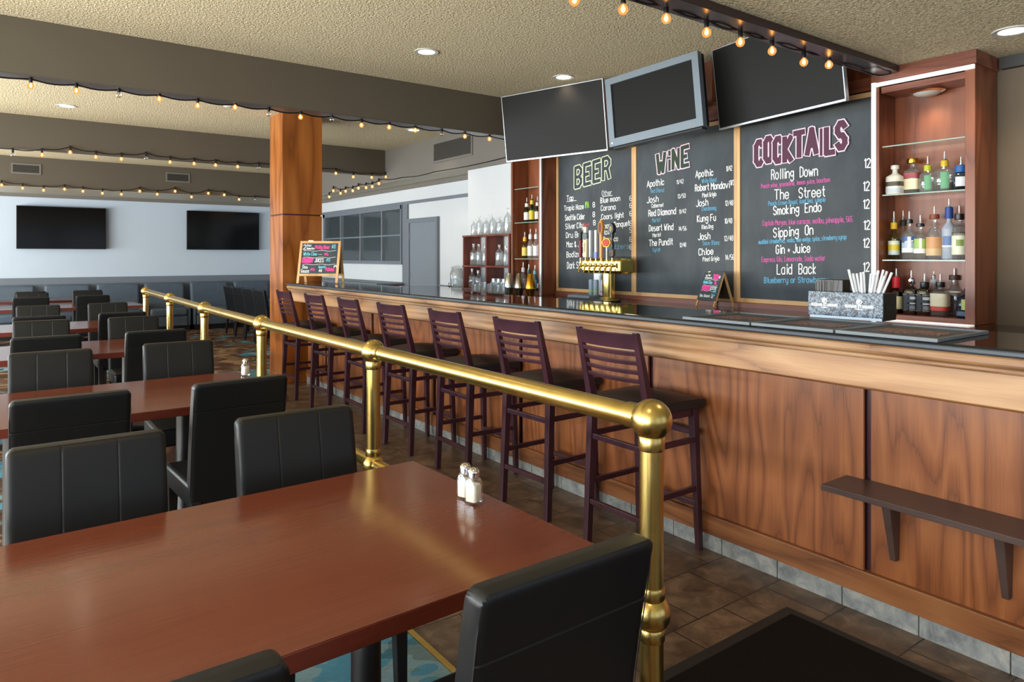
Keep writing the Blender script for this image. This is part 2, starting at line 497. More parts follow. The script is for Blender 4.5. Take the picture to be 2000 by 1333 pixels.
# ------------------------------------------------------------------ the setting
XL, XR, YB, YF = -4.45, 5.5, -3.0, 16.0
ZC, ZL, ZS = 3.2, 2.75, 2.69          # main ceiling, lower ceiling over the end of the bar, soffit underside
XB = 4.95                              # plane of the chalkboards
XT = 1.32                              # carpet / tile edge
st('floor', MB().box((XT, YB, -0.1), (XR + 0.1, 8.25, 0)), M['tile'], 'brown slate tile floor along the bar', 'floor')
st('floor_carpet', MB().box((XL - 0.1, YB, -0.1), (XT, YF, 0)).box((XT, 8.25, -0.1), (XR + 0.1, YF, 0)), M['carpet'], 'patterned brown and blue carpet under the dining tables', 'carpet')
st('trim_1', MB().box((XT - 0.012, YB, 0.0), (XT + 0.012, 8.25, 0.005)), M['brass'], 'thin brass strip between carpet and tile', 'trim')
st('ceiling', MB().box((XL - 0.1, 2.3, ZC), (XR + 0.1, YF + 0.1, ZC + 0.1)), M['ceiling'], 'beige popcorn textured ceiling over the dining room', 'ceiling')
st('ceiling_low', MB().box((XL - 0.1, YB - 0.1, ZL), (XR + 0.1, 2.3, ZC + 0.1)), M['ceiling'], 'lower beige popcorn ceiling over the near end of the bar', 'ceiling')
# header strip at the step of the ceiling
st('trim_2', MB().box((XL, 2.16, 2.705), (4.72, 2.315, 2.75)), M['header'], 'glossy plum brown header strip at the ceiling step', 'trim', bevel=0.004)
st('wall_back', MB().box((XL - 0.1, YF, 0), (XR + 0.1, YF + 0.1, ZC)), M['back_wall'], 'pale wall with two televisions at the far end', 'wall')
st('wall_right', MB().box((XR, 7.78, 0), (XR + 0.1, YF, ZC)), M['white_wall'], 'white wall with the grey door and interior window', 'wall')
st('wall_jut', MB().box((5.0, 5.9, 0), (5.55, 7.78, ZC)), M['white_wall'], 'white wall section behind the bottle rack', 'wall')
st('wall_bar', MB().box((4.985, 1.75, 0), (5.5, 5.9, ZC)), M['red_oak'], 'dark red wood wall behind the chalkboards', 'wall')
st('wall_taupe', MB().box((5.1, YB, 0), (5.5, 1.75, 2.75)), M['taupe_wall'], 'taupe wall right of the liquor cabinet', 'wall')
st('trim_3', MB().box((5.05, YB, 2.675), (5.1, 1.70, 2.75)), M['dark_trim'], 'charcoal crown strip on the taupe wall', 'trim')
# left wall and wall behind the camera : piers, sill and head around window openings
mb = MB().box((XL - 0.1, YB, 0), (XL, YF, 0.45)).box((XL - 0.1, YB, 2.62), (XL, YF, ZC))
for yy in (-3.0, 0.75, 3.75, 6.75, 9.75, 12.65, 15.7): mb.box((XL - 0.1, yy, 0.45), (XL, yy + 0.3, 2.62))
st('wall_left', mb, M['white_wall'], 'white window wall on the left side', 'wall')
mb = MB().box((XL, YB - 0.1, 0), (XR, YB, 0.45)).box((XL, YB - 0.1, 2.62), (XR, YB, ZC))
for xx in (XL, -1.3, 1.75, 4.55): mb.box((xx, YB - 0.1, 0.45), (xx + 0.3, YB, 2.62))
st('wall_front', mb, M['taupe_wall'], 'window wall behind the viewpoint', 'wall')

# beams and soffits
st('ceiling_beam', MB().box((XL, 6.06, 2.8), (4.98, 6.24, ZC)), M['beam'], 'near dark taupe ceiling beam across the dining room', 'beam', bevel=0.004)
st('trim_4', MB().box((XL, 6.065, 2.795), (4.9, 6.235, 2.8)), M['under'], 'semi gloss underside strip of the near beam', 'trim')
st('ceiling_beam', MB().box((XL, 10.2, 2.8), (4.98, 10.38, ZC)), M['beam'], 'second dark taupe ceiling beam further back', 'beam', bevel=0.004)
st('soffit_back', MB().box((XL, 14.45, ZS), (XR, YF, ZC)), M['beam'], 'dark taupe soffit along the far wall with two vents', 'soffit')
st('soffit_right', MB().box((4.98, 5.9, ZS), (XR, 14.45, ZC)), M['soffit'], 'grey soffit along the right wall with a large vent', 'soffit')
st('ceiling_soffit', MB().box((XL, 14.46, ZS - 0.004), (4.98, YF - 0.03, ZS)).box((4.985, 5.9, ZS - 0.004), (XR - 0.03, YF - 0.03, ZS)), M['under_light'], 'pale underside of the soffits', 'soffit')
st('trim_5', MB().box((XL, YF - 0.03, ZS - 0.07), (XR, YF, ZS)), M['soffit'], 'grey strip at the top of the far wall', 'trim')
st('trim_6', MB().box((XR - 0.03, 7.78, ZS - 0.07), (XR, YF - 0.03, ZS)), M['soffit'], 'grey strip at the top of the right wall', 'trim')
st('trim_7', MB().box((XR - 0.025, 7.78, 2.37), (XR, 14.3, 2.42)), M['grey_trim'], 'grey rail above door and interior window', 'trim')
st('trim_8', MB().box((4.97, 5.9, ZS - 0.05), (5.0, 7.78, ZS)), M['soffit'], 'grey strip above the white jutting wall', 'trim')
st('baseboard_back', MB().box((XL, YF - 0.04, 0), (XR, YF, 1.09)), M['grey_trim'], 'slate grey wainscot on the far wall', 'wainscot')
st('baseboard_right', MB().box((XR - 0.03, 7.78, 0), (XR, 9.36, 1.06)).box((XR - 0.03, 10.36, 0), (XR, YF - 0.04, 1.06)), M['grey_trim'], 'slate grey wainscot on the right wall', 'wainscot')
st('trim_9', MB().box((XR - 0.03, 10.38, 1.06), (XR, 10.56, 2.37)), M['grey_trim'], 'grey upright trim between door and interior window', 'trim')

# oak clad column
p = thing('column', 'square honey oak clad column at the far end of the bar', 'column', (2.9, 8.38, 0), kind='structure')
MB().box((-0.245, -0.24, 0), (0.245, 0.24, 0.12)).build('base', M['oak_post'], p, bevel=0.004)
MB().box((-0.24, -0.235, 0.12), (0.24, 0.235, 1.985)).build('lower_panel', M['oak_post'], p, bevel=0.004)
MB().box((-0.225, -0.222, 1.985), (0.225, 0.222, 2.0)).build('shadow_gap', M['espresso'], p)
MB().box((-0.24, -0.235, 2.0), (0.24, 0.235, ZC)).build('upper_panel', M['oak_post'], p, bevel=0.004)

# interior window
p = thing('window_1', 'grey framed interior window with eight panes in the right wall', 'window', (XR, 12.38, 0), kind='structure')
ys = [10.6 - 12.38, 11.32 - 12.38, 12.24 - 12.38, 13.18 - 12.38, 14.0 - 12.38]
z0, z1, zm = 1.42, 2.37, 1.86
f = MB().box((-0.05, ys[0] - 0.05, z0 - 0.06), (0.0, ys[-1] + 0.1, z0)).box((-0.05, ys[0] - 0.05, z1 - 0.07), (0.0, ys[-1] + 0.1, z1)).box((-0.05, ys[-1], z0), (0, ys[-1] + 0.1, z1)).box((-0.05, ys[0] - 0.04, z0), (0, ys[0], z1))
f.build('window_frame', M['grey_trim'], p)
for k in (1, 2, 3): MB().box((-0.045, ys[k] - 0.018, z0), (-0.005, ys[k] + 0.018, z1 - 0.07)).build('mullion', M['silver_bezel'], p)
MB().box((-0.04, ys[0], zm - 0.014), (-0.01, ys[-1], zm + 0.014)).build('transom', M['grey_bezel'], p)
MB().box((-0.012, ys[0], z0), (-0.006, ys[-1], z1 - 0.07)).build('glazing', plain('dark_window_pane', lin(62, 70, 74), 0.06, spec=0.7), p)
# door
p = thing('door_1', 'plain grey door in the white right wall', 'door', (XR, 9.86, 0), kind='structure')
MB().box((-0.05, -0.49, 0), (0, -0.43, 2.12)).box((-0.05, 0.43, 0), (0, 0.49, 2.12)).box((-0.05, -0.43, 2.05), (0, 0.43, 2.12)).build('door_frame', M['grey_trim'], p, bevel=0.003)
MB().box((-0.03, -0.43, 0.01), (0, 0.43, 2.05)).build('door_leaf', M['grey_door'], p)
for zz in (0.35, 1.15, 1.8): MB().box((-0.042, 0.40, zz), (-0.028, 0.435, zz + 0.09)).build('hinge', M['steel'], p)
mb = MB().cyl((-0.03, -0.37, 1.0), (-0.09, -0.37, 1.0), 0.012); mb.ball((-0.1, -0.37, 1.0), 0.028); mb.build('knob', M['steel'], p, True)
# wood ledge under the interior window
p = thing('low_cabinet', 'low wood cabinet under the interior window', 'cabinet', (5.22, 12.3, 0))
MB().box((-0.23, -1.78, 0.0), (0.24, 1.78, 1.02)).build('body', M['red_oak_h'], p, bevel=0.004)
MB().box((-0.25, -1.8, 1.02), (0.24, 1.8, 1.05)).build('top', M['grey_trim'], p, bevel=0.003)


# vents
def vent(label, c, wd, ht, rz, slats):
    p = thing('air_vent', label, 'vent', c, rz)
    f = MB()
    b = 0.025
    f.box((-wd / 2 - b, -0.015, -ht / 2 - b), (wd / 2 + b, 0, -ht / 2)).box((-wd / 2 - b, -0.015, ht / 2), (wd / 2 + b, 0, ht / 2 + b))
    f.box((-wd / 2 - b, -0.015, -ht / 2), (-wd / 2, 0, ht / 2)).box((wd / 2, -0.015, -ht / 2), (wd / 2 + b, 0, ht / 2))
    f.build('frame', M['soffit'], p)
    MB().box((-wd / 2, -0.003, -ht / 2), (wd / 2, 0, ht / 2)).build('backing', M['black_plastic'], p)
    f = MB()
    for k in range(slats):
        z = -ht / 2 + (k + 0.5) * ht / slats
        f.hexa([(-wd / 2, -0.014, z - 0.004), (wd / 2, -0.014, z - 0.004), (wd / 2, -0.002, z + 0.003), (-wd / 2, -0.002, z + 0.003),
                (-wd / 2, -0.014, z - 0.001), (wd / 2, -0.014, z - 0.001), (wd / 2, -0.002, z + 0.006), (-wd / 2, -0.002, z + 0.006)])
    f.build('slats', M['soffit'], p)


vent('large grey louvred vent in the right soffit', (4.98, 8.14, 2.97), 0.97, 0.24, -PI / 2, 15)
vent('left dark louvred vent in the far soffit', (0.36, 14.45, 2.99), 0.37, 0.13, 0, 6)
vent('dark louvred vent in the far soffit nearer the oak column', (2.73, 14.45, 3.0), 0.37, 0.13, 0, 6)


# recessed downlights
def downlight(label, x, y, z, power):
    p = thing('recessed_downlight', label, 'ceiling light', (x, y, z), group='recessed downlights')
    MB().lathe([(0.07, -0.004), (0.10, -0.006), (0.10, 0.0), (0.07, 0.0)], n=28, cap=False).build('trim_ring', M['frosted'], p, True)
    MB().lathe([(0.001, -0.003), (0.072, -0.003)], n=28, cap=False).build('lens', M['lens'], p)
    l = bpy.data.lights.new('lamp', 'SPOT'); l.energy = power; l.color = (1.0, 0.78, 0.54); l.spot_size = R(125); l.spot_blend = 0.7; l.shadow_soft_size = 0.08
    o = bpy.data.objects.new('lamp', l); o.parent = p; o.location = (0, 0, -0.03); COL.objects.link(o)


DL = [('recessed downlight over the bar stools, before the near beam', 2.852, 5.073, ZC), ('recessed downlight just above the left bar television', 4.3, 5.02, ZC),
      ('recessed downlight left of the oak column behind the near beam', 0.606, 9.311, ZC), ('recessed downlight right of the oak column behind the near beam', 4.48, 8.317, ZC),
      ('recessed downlight in the low ceiling by the liquor cabinet', 4.516, 1.459, ZL)]
for a in DL: downlight(*a, 30)
for a in (('recessed downlight over the near dining table', 0.5, 4.4, ZC), ('recessed downlight over the mid dining room', 0.6, 7.4, ZC), ('recessed downlight over the front floor mat', 2.3, 0.8, ZL), ('recessed downlight above the first table', 0.4, 0.9, ZL)):
    downlight(*a, 22)
p = thing('smoke_detector', 'small white smoke detector on the ceiling behind the near beam', 'smoke detector', (2.05, 8.1, ZC))
MB().lathe([(0.065, 0), (0.065, -0.02), (0.045, -0.04), (0.001, -0.042)], n=20).build('housing', M['frosted'], p, True)


# ------------------------------------------------------------------ string lights
def lerp_path(pts, n=6, sag=0.02):
    out = []
    for a, b in zip(pts, pts[1:]):
        for k in range(n):
            q = a.lerp(b, k / n); q = q.copy(); q.z -= sag * math.sin(PI * k / n); out.append(q)
    out.append(pts[-1]); return out


def string_light(label, bulbs, cord, r=0.022, sock=0.05, drop=0.055):
    root = thing('string_light', label, 'string lights', tuple(bulbs[0][0]))
    O = bulbs[0][0]
    MB().tube(lerp_path([q - O for q in cord]), 0.006, 6).build('cable', M['black_plastic'], root, True)
    pr = {}
    for q, on in bulbs:
        if on not in pr:
            b = MB().lathe([(0.004, -r), (r * 0.55, -r * 0.86), (r * 0.92, -r * 0.4), (r, 0.0), (r * 0.9, r * 0.45), (r * 0.55, r * 0.85), (r * 0.34, r * 1.2)], n=14).build('bulb', M['bulb_on'] if on else M['bulb_off'], root, True)
            s_ = MB().lathe([(0.012, r * 1.1), (0.013, r * 1.2 + sock), (0.006, r * 1.25 + sock + 0.006)], n=10).build('socket', M['black_plastic'], b, True)
            f_ = MB().lathe([(r * 0.05, -r * 0.6), (r * 0.42, -r * 0.25), (r * 0.42, r * 0.25), (r * 0.1, r * 0.95)], n=10).build('filament', M['filament'], b, True) if on else None
            pr[on] = (b, s_, f_); b.location = q - O
        else:
            b0, s0, f0 = pr[on]; b = b0.copy(); COL.objects.link(b); b.parent = root; b.location = q - O
            s_ = s0.copy(); COL.objects.link(s_); s_.parent = b
            if f0: f_ = f0.copy(); COL.objects.link(f_); f_.parent = b
    return root


OFF = False
b1 = [(60, 168, 1), (149, 178, 1), (232, 186, 0), (311, 194, 1), (386, 207, 1), (459, 210, 1), (525, 223, 0), (587, 229, 1), (648, 234, 0), (706, 245, 1), (760, 249, 1), (811, 255, 1), (863, 262, 0), (908, 267, 1), (956, 272, 1)]
B = [(onY(x, y, 6.12), bool(o)) for x, y, o in b1]
cord = [Vector((-0.2, 6.1, 2.79))] + [Vector((q.x, 6.12, 2.785)) for q, o in B] + [Vector((4.6, 6.12, 2.79))]
string_light('string of amber globe bulbs under the near ceiling beam', B, cord)
b2 = [(25, 303, 0), (82, 303, 1), (137, 298, 1), (187, 307, 1), (237, 311, 1), (285, 309, 0), (332, 317, 1), (379, 320, 1), (421, 323, 1), (464, 326, 1), (505, 328, 0), (656, 339, 1), (690, 346, 1), (726, 347, 1), (754, 346, 1)]
B = [(onY(x, y, 10.17), bool(o)) for x, y, o in b2]
string_light('string of amber globe bulbs along the second ceiling beam', B, [Vector((-0.3, 10.18, 2.82))] + [q + Vector((0, 0, 0.07)) for q, o in B], r=0.024)
b3 = [(3, 362, 1), (44, 368, 1), (85, 372, 1), (126, 370, 1), (162, 374, 1), (200, 378, 1), (237, 380, 1), (273, 374, 1), (307, 380, 1), (342, 374, 1), (374, 385, 1), (407, 378, 1), (438, 381, 1), (467, 390, 1), (498, 390, 0)]
B = [(onY(x, y, 14.4), bool(o)) for x, y, o in b3]
string_light('string of amber globe bulbs along the far soffit above the televisions', B, [q + Vector((0, 0, 0.075)) for q, o in B] + [Vector((4.9, 14.4, 2.7))], r=0.027)
b4 = [(740, 359, 1), (727, 365, 1), (715, 367, 1), (700, 368, 1), (689, 373, 1), (675, 374, 1), (665, 378, 1), (651, 373, 1), (643, 385, 1)]
B = [(onX(x, y, 4.94), bool(o)) for x, y, o in b4]
string_light('string of amber globe bulbs along the right soffit edge', B, [Vector((4.965, 6.55, 2.72)), Vector((4.965, 8.6, 2.70)), Vector((4.965, 9.6, 2.71))] + [q + Vector((0.01, 0, 0.075)) for q, o in B], r=0.027)
b5 = [(1122, 1), (1217, 19), (1301, 37), (1380, 64), (1446, 83), (1508, 100), (1570, 122), (1619, 127)]
B = [(onY(x, y, 2.27), True) for x, y in b5]
B = [(onY(920, -40, 2.27), True), (onY(1022, -20, 2.27), True)] + B
string_light('string of large amber globe bulbs under the header by the right bar television', B, [Vector((0.4, 2.27, 2.695))] + [Vector((q.x, 2.27, max(q.z + 0.07, 2.69))) for q, o in B] + [Vector((4.5, 2.27, 2.695)), Vector((4.7, 2.2, 2.7))], r=0.024, sock=0.035)


# ------------------------------------------------------------------ chalk lettering
GL = dict(A="02 28 42|14 34", B="02 08 28 37 36 25 05|25 34 33 22 02", C="37 28 18 07 03 12 22 33", D="02 08 18 37 33 12 02", E="38 08 02 32|05 25", F="38 08 02|05 25", G="37 28 18 07 03 12 22 33 35 25",
          H="08 02|38 32|05 35", I="18 12", J="38 33 22 12 03", K="08 02|38 05 32", L="08 02 32", M="02 08 25 48 42", N="02 08 32 38", O="18 07 03 12 22 33 37 28 18", P="02 08 28 37 36 25 05",
          Q="18 07 03 12 22 33 37 28 18|23 31", R="02 08 28 37 36 25 05|25 32", S="37 28 18 07 06 15 25 34 33 22 12 03", T="08 48|28 22", U="08 03 12 22 33 38", V="08 22 48", W="08 12 26 32 48", X="08 42|48 02",
          Y="08 25 48|25 22", Z="08 38 02 32", a="36 16 05 03 12 22 33|36 32", b="08 02|05 16 26 35 33 22 12 03", c="35 26 16 05 03 12 22 33", d="38 32|35 26 16 05 03 12 22 33", e="04 34 35 26 16 05 03 12 22 33",
          f="28 18 07 02|06 26", g="35 26 16 05 04 13 23 34|36 31 20 10 01", h="08 02|05 16 26 35 32", i="16 12|17 18", j="16 11 00", k="08 02|26 04 22", l="18 12", m="06 02|05 16 25 22|25 36 45 42", n="06 02|05 16 26 35 32",
          o="16 05 03 12 22 33 35 26 16", p="06 00|05 16 26 35 33 22 12 03", q="36 30|35 26 16 05 03 12 22 33", r="06 02|05 16 26", s="26 16 05 14 24 33 22 02", t="18 13 22|06 26", u="06 03 12 22 33|36 32", v="06 22 46",
          w="06 12 25 32 46", x="06 32|36 02", y="06 03 12 22 33|36 31 20 10", z="06 36 02 32", **{'0': "18 07 03 12 22 33 37 28 18", '1': "07 18 12", '2': "07 18 28 37 36 02 32", '3': "07 18 28 37 36 25 34 33 22 12 03",
          '4': "28 04 34|28 22", '5': "38 08 05 25 34 33 22 02", '6': "28 07 03 12 22 33 34 25 05", '7': "08 38 12", '8': "15 06 07 18 28 37 36 25 15 04 03 12 22 33 34 25", '9': "35 15 06 18 28 37 32", ',': "12 01", '+': "15 13|04 24",
          '/': "02 38", '&': "32 06 07 18 27 03 12 22 34", '.': "02 12", "'": "08 07", '-': "05 25", '$': "36 16 05 25 34 13 03|28 12"})


HG = dict(O='18 07 03 12 22 33 37 28 18', C='37 28 18 07 03 12 22 33', i='12 15|17 18', W='08 12 25 32 48', N='02 08 32 38', S='37 28 18 07 06 15 25 34 33 22 12 03', I='12 18', A='02 28 42|14 34')


def strokes(text):
    out, x = [], 0.0
    for chx in text:
        if chx == ' ': x += 2.6; continue
        g = GL.get(chx)
        if not g: continue
        wd = 0
        for sg in g.split('|'):
            P = [(int(c_[0]), int(c_[1]) - 2) for c_ in sg.split()]
            wd = max(wd, max(q[0] for q in P)); out.append([(x + a, b) for a, b in P])
        x += wd + 1.3
    return out, max(0.1, x - 1.3)


class Board:
    """writing surface at O with right U, up V, outward N ; colour -> one mesh of chalk lines"""

    def __init__(s, O, U, V, N): s.O, s.U, s.V, s.N = map(Vector, (O, U, V, N)); s.m = {}

    def text(s, txt, a, b, cap, col, wd, off=0.0015, shear=0.0):
        """a, b : (u, v) of the baseline start and end ; cap : capital height"""
        a, b = Vector(a), Vector(b); S_, W = strokes(txt); d = (b - a) / W; n = Vector((0, 1)) * cap / 6
        mb = s.m.setdefault(col, MB())
        for k, stp in enumerate(S_):
            mb.stroke([a + d * (x + shear * y) + n * y for x, y in stp], wd, s.O, s.U, s.V, s.N, off + 0.00015 * (k % 3))

    def line(s, pts, col, wd, off=0.0015):
        s.m.setdefault(col, MB()).stroke(pts, wd, s.O, s.U, s.V, s.N, off)

    def heading(s, txt, a, b, cap, outer, inner, w1, w2, wave=0.0):
        """fat outlined letters drawn one after the other, each over the edge of the last"""
        a, b = Vector(a), Vector(b); gap = 1.75; x = 0.0; L = []
        for chx in txt:
            sg = [[(int(c_[0]), int(c_[1]) - 2) for c_ in q.split()] for q in HG.get(chx, GL[chx]).split('|')]
            L.append((x, sg)); x += max(q[0] for p_ in sg for q in p_) + gap
        d = (b - a) / (x - gap); n = Vector((0, 1)) * cap / 6
        for i, (x0, sg) in enumerate(L):
            dz = wave * math.sin(i * 1.7)
            for col, wd, off in ((outer, w1, 0.0012 + 0.0016 * i), (inner, w2, 0.002 + 0.0016 * i)):
                mb = s.m.setdefault(col, MB()); T = lambda p: s.O + s.U * p.x + s.V * p.y + s.N * off
                for k, stp in enumerate(sg):
                    P = [a + d * (x0 + q[0]) + n * (q[1] + dz) for q in stp]
                    mb.stroke(P, wd, s.O, s.U, s.V, s.N, off); off += 3e-5 * len(P)
                    for q in P[1:-1]:
                        off += 3e-5
                        mb.face([mb.bm.verts.new(T(q + Vector((math.cos(t_ * PI / 5), math.sin(t_ * PI / 5))) * wd / 2)) for t_ in range(10)])

    def build(s, parent, labels):
        for col, mb in s.m.items():
            o = mb.build('lettering', CH[col], parent)
            o['label'] = labels.get(col, 'chalk lettering in ' + col)


def chalkboard(label, y0, y1):
    p = thing('chalkboard', label, 'chalkboard', (XB, (y0 + y1) / 2, 1.12), -PI / 2, 'menu chalkboards behind the bar')
    h = (y1 - y0) / 2; H = 1.54
    MB().box((-h + 0.03, 0, 0.02), (h - 0.03, 0.03, H - 0.02)).build('slate_panel', M['slate'], p)
    f = MB().box((-h, -0.012, 0), (h, 0.03, 0.035)).box((-h, -0.012, H - 0.035), (h, 0.03, H)).box((-h, -0.012, 0.035), (-h + 0.03, 0.03, H - 0.035)).box((h - 0.03, -0.012, 0.035), (h, 0.03, H - 0.035))
    f.build('frame', M['light_frame'], p, bevel=0.003)
    yc = (y0 + y1) / 2

    def uv(px, py):
        q = onX(px, py, XB); return (-(q.y - yc), q.z - 1.12)
    return p, Board((0, 0, 0), (1, 0, 0), (0, 0, 1), (0, -1, 0)), uv


SC = 0.0048   # about one metre per 208 px on that plane


def rows(bd, uv, L, wd=0.009):
    for txt, x0, ya, x1, yb, cap, col in L:
        bd.text(txt, uv(x0, ya), uv(x1, yb), cap * SC * (1.0 if x0 > 1440 else (1.08 if x0 > 1250 else 1.2)), col, wd if cap > 8 else wd * 0.62)


pb, bd, uv = chalkboard('left chalkboard, headed BEER, beside the tap tower', 4.725, 5.89)
bd.heading('BEER', uv(1124, 366), uv(1191, 347), 0.205, 'cream', 'slate', 0.056, 0.036)
rows(bd, uv, [('Tap', 1107, 392, 1120, 391, 9, 'white'), ('Tropic Haze', 1102, 412, 1140, 408, 9, 'white'), ('IPA', 1143, 407, 1150, 406, 11, 'green'), ('8', 1158, 405, 1162, 405, 9, 'white'), ('Seattle Cider', 1104, 431, 1142, 428, 10, 'white'), ('8', 1158, 424, 1162, 424, 9, 'white'),
              ('Silver City', 1105, 448, 1139, 445, 10, 'white'), ('Sour', 1140, 443, 1151, 442, 7, 'red'), ('8', 1159, 440, 1163, 440, 9, 'white'), ('Dru Bru', 1106, 465, 1137, 463, 10, 'white'), ('I', 1139, 463, 1142, 463, 9, 'green'), ('Mac & Jack', 1107, 483, 1144, 482, 10, 'white'),
              ('Bodizafa', 1107, 503, 1142, 501, 10, 'white'), ('Dark Star', 1108, 525, 1141, 524, 12, 'white'), ('Other', 1176, 382, 1195, 380, 8, 'white'),
              ('Blue moon', 1173, 397, 1211, 392, 9, 'white'), ('Corona', 1174, 412, 1202, 409, 9, 'white'), ('Coors light', 1175, 429, 1218, 425, 9, 'white'), ('Coors Banquet', 1176, 447, 1229, 441, 9, 'white'),
              ('Rainier', 1178, 459, 1204, 456, 9, 'white'), ('Pacifico', 1179, 473, 1207, 471, 9, 'white'), ('Seltzers', 1184, 488, 1229, 485, 8, 'blue')]
     + [(c_, 1230, y_, 1234, y_, 8, 'white') for c_, y_ in (('6', 392), ('6', 406), ('6', 422), ('6', 441), ('5', 454), ('6', 472), ('6', 487))], 0.0075)
for a_, b_ in (((1107, 394), (1126, 392)), ((1177, 384), (1196, 382))): bd.line([uv(*a_), uv(*b_)], 'white', 0.006)
bd.build(pb, {'cream': 'pale green outlined heading', 'slate': 'dark heading letters', 'white': 'white chalk beer list', 'green': 'green chalk words', 'red': 'red chalk word', 'blue': 'blue chalk word'})

pb, bd, uv = chalkboard('middle chalkboard, headed WINE, between two others', 3.555, 4.725)
bd.heading('WiNE', uv(1284, 338), uv(1345, 322), 0.165, 'rose', 'moss', 0.056, 0.036)
rows(bd, uv, [('Apothic', 1264, 366, 1297, 361, 11, 'white'), ('Red Blend', 1271, 377, 1297, 375, 7, 'blue'), ('Josh', 1264, 397, 1286, 394, 11, 'white'), ('Cabernet', 1273, 406, 1296, 404, 7, 'white'), ('Red Diamond', 1267, 423, 1320, 418, 11, 'white'), ('Merlot', 1274, 435, 1290, 433, 7, 'blue'),
              ('Desert Wind', 1268, 452, 1315, 449, 11, 'white'), ('Merlot', 1275, 464, 1291, 462, 7, 'white'), ('The Pundit', 1268, 481, 1314, 478, 11, 'white'), ('Syrah', 1275, 492, 1290, 491, 7, 'blue'),
              ('11/42', 1322, 360, 1335, 358, 7, 'white'), ('13/50', 1324, 388, 1339, 386, 7, 'white'), ('11/42', 1327, 418, 1340, 416, 7, 'white'), ('14/56', 1326, 451, 1341, 450, 7, 'white'), ('12/48', 1328, 483, 1340, 482, 7, 'white'),
              ('Apothic', 1359, 347, 1393, 343, 11, 'white'), ('White Blend', 1371, 358, 1399, 355, 7, 'blue'), ('Robert Mondavi', 1358, 374, 1425, 367, 11, 'white'), ('Pinot Grigio', 1372, 386, 1399, 383, 7, 'white'), ('Josh', 1360, 404, 1383, 401, 11, 'white'), ('Chardonnay', 1371, 412, 1399, 410, 7, 'blue'),
              ('Kung Fu', 1362, 434, 1398, 431, 11, 'white'), ('Riesling', 1371, 448, 1393, 446, 7, 'white'), ('Josh', 1364, 469, 1387, 467, 11, 'white'), ('Sauv Blanc', 1373, 479, 1406, 478, 7, 'blue'), ('Chloe', 1365, 499, 1393, 497, 11, 'white'), ('Pinot Grigio', 1373, 511, 1405, 509, 7, 'white'),
              ('11/42', 1419, 335, 1430, 333, 8, 'white'), ('11/38', 1427, 362, 1436, 361, 8, 'white'), ('12/48', 1417, 402, 1432, 401, 8, 'white'), ('10/40', 1416, 437, 1430, 436, 8, 'white'), ('12/48', 1415, 471, 1432, 470, 8, 'white'), ('14/56', 1417, 508, 1434, 507, 8, 'white')], 0.0075)
bd.build(pb, {'rose': 'pale pink outlined heading', 'moss': 'dark green heading letters', 'white': 'white chalk wine list', 'blue': 'blue chalk grape names'})

pb, bd, uv = chalkboard('right chalkboard, headed COCKTAILS, next to the liquor cabinet', 2.37, 3.555)
bd.heading('COCKTAILS', uv(1477, 322), uv(1652, 291), 0.18, 'rose', 'plum', 0.06, 0.042, 0.45)
rows(bd, uv, [('Rolling  Down', 1507, 351, 1597, 343, 16, 'white'), ('Peach wine, grenadine, lemon juice, bourbon', 1487, 368, 1621, 355, 7, 'pink'), ('The   Street', 1513, 390, 1611, 384, 16, 'white'), ('Peach Crown Royal, iced tea, simple', 1501, 402, 1612, 394, 7, 'blue'),
              ('Smoking  Endo', 1511, 420, 1604, 413, 14, 'white'), ('Captain Morgan, blue curacao, malibu, pineapple, 565', 1490, 441, 1665, 433, 8, 'pink'), ('Sipping  On', 1511, 464, 1588, 458, 15, 'white'), ('muddled strawberries, vodka, lime wedge, spice, strawberry syrup', 1482, 477, 1653, 467, 7, 'blue'),
              ('Gin + Juice', 1516, 496, 1582, 493, 14, 'white'), ('Empress Gin, Lemonade, Soda water', 1488, 512, 1612, 509, 8, 'pink'), ('Laid  Back', 1518, 536, 1593, 535, 16, 'white'), ('Blueberry or Strawberry', 1493, 553, 1618, 552, 9, 'blue')]
     + [('12', x_, y_, x_ + 11, y_ - 1, 13, 'white') for x_, y_ in ((1689, 328), (1687, 373), (1687, 408), (1688, 449), (1687, 484), (1687, 531))], 0.008)
bd.build(pb, {'rose': 'pale pink outlined heading', 'plum': 'plum coloured heading letters', 'white': 'white chalk drink names and prices', 'pink': 'pink chalk ingredient lines', 'blue': 'blue chalk ingredient lines'})
st('trim_10', MB().box((XB - 0.02, 2.33, 2.67), (XB + 0.035, 5.89, 2.76)), M['red_oak_h'], 'red wood rail above the chalkboards', 'trim', bevel=0.004)
st('trim_11', MB().box((XB - 0.03, 2.33, 1.075), (XB + 0.035, 5.89, 1.12)), M['red_oak_h'], 'red wood ledge under the chalkboards', 'trim', bevel=0.004)


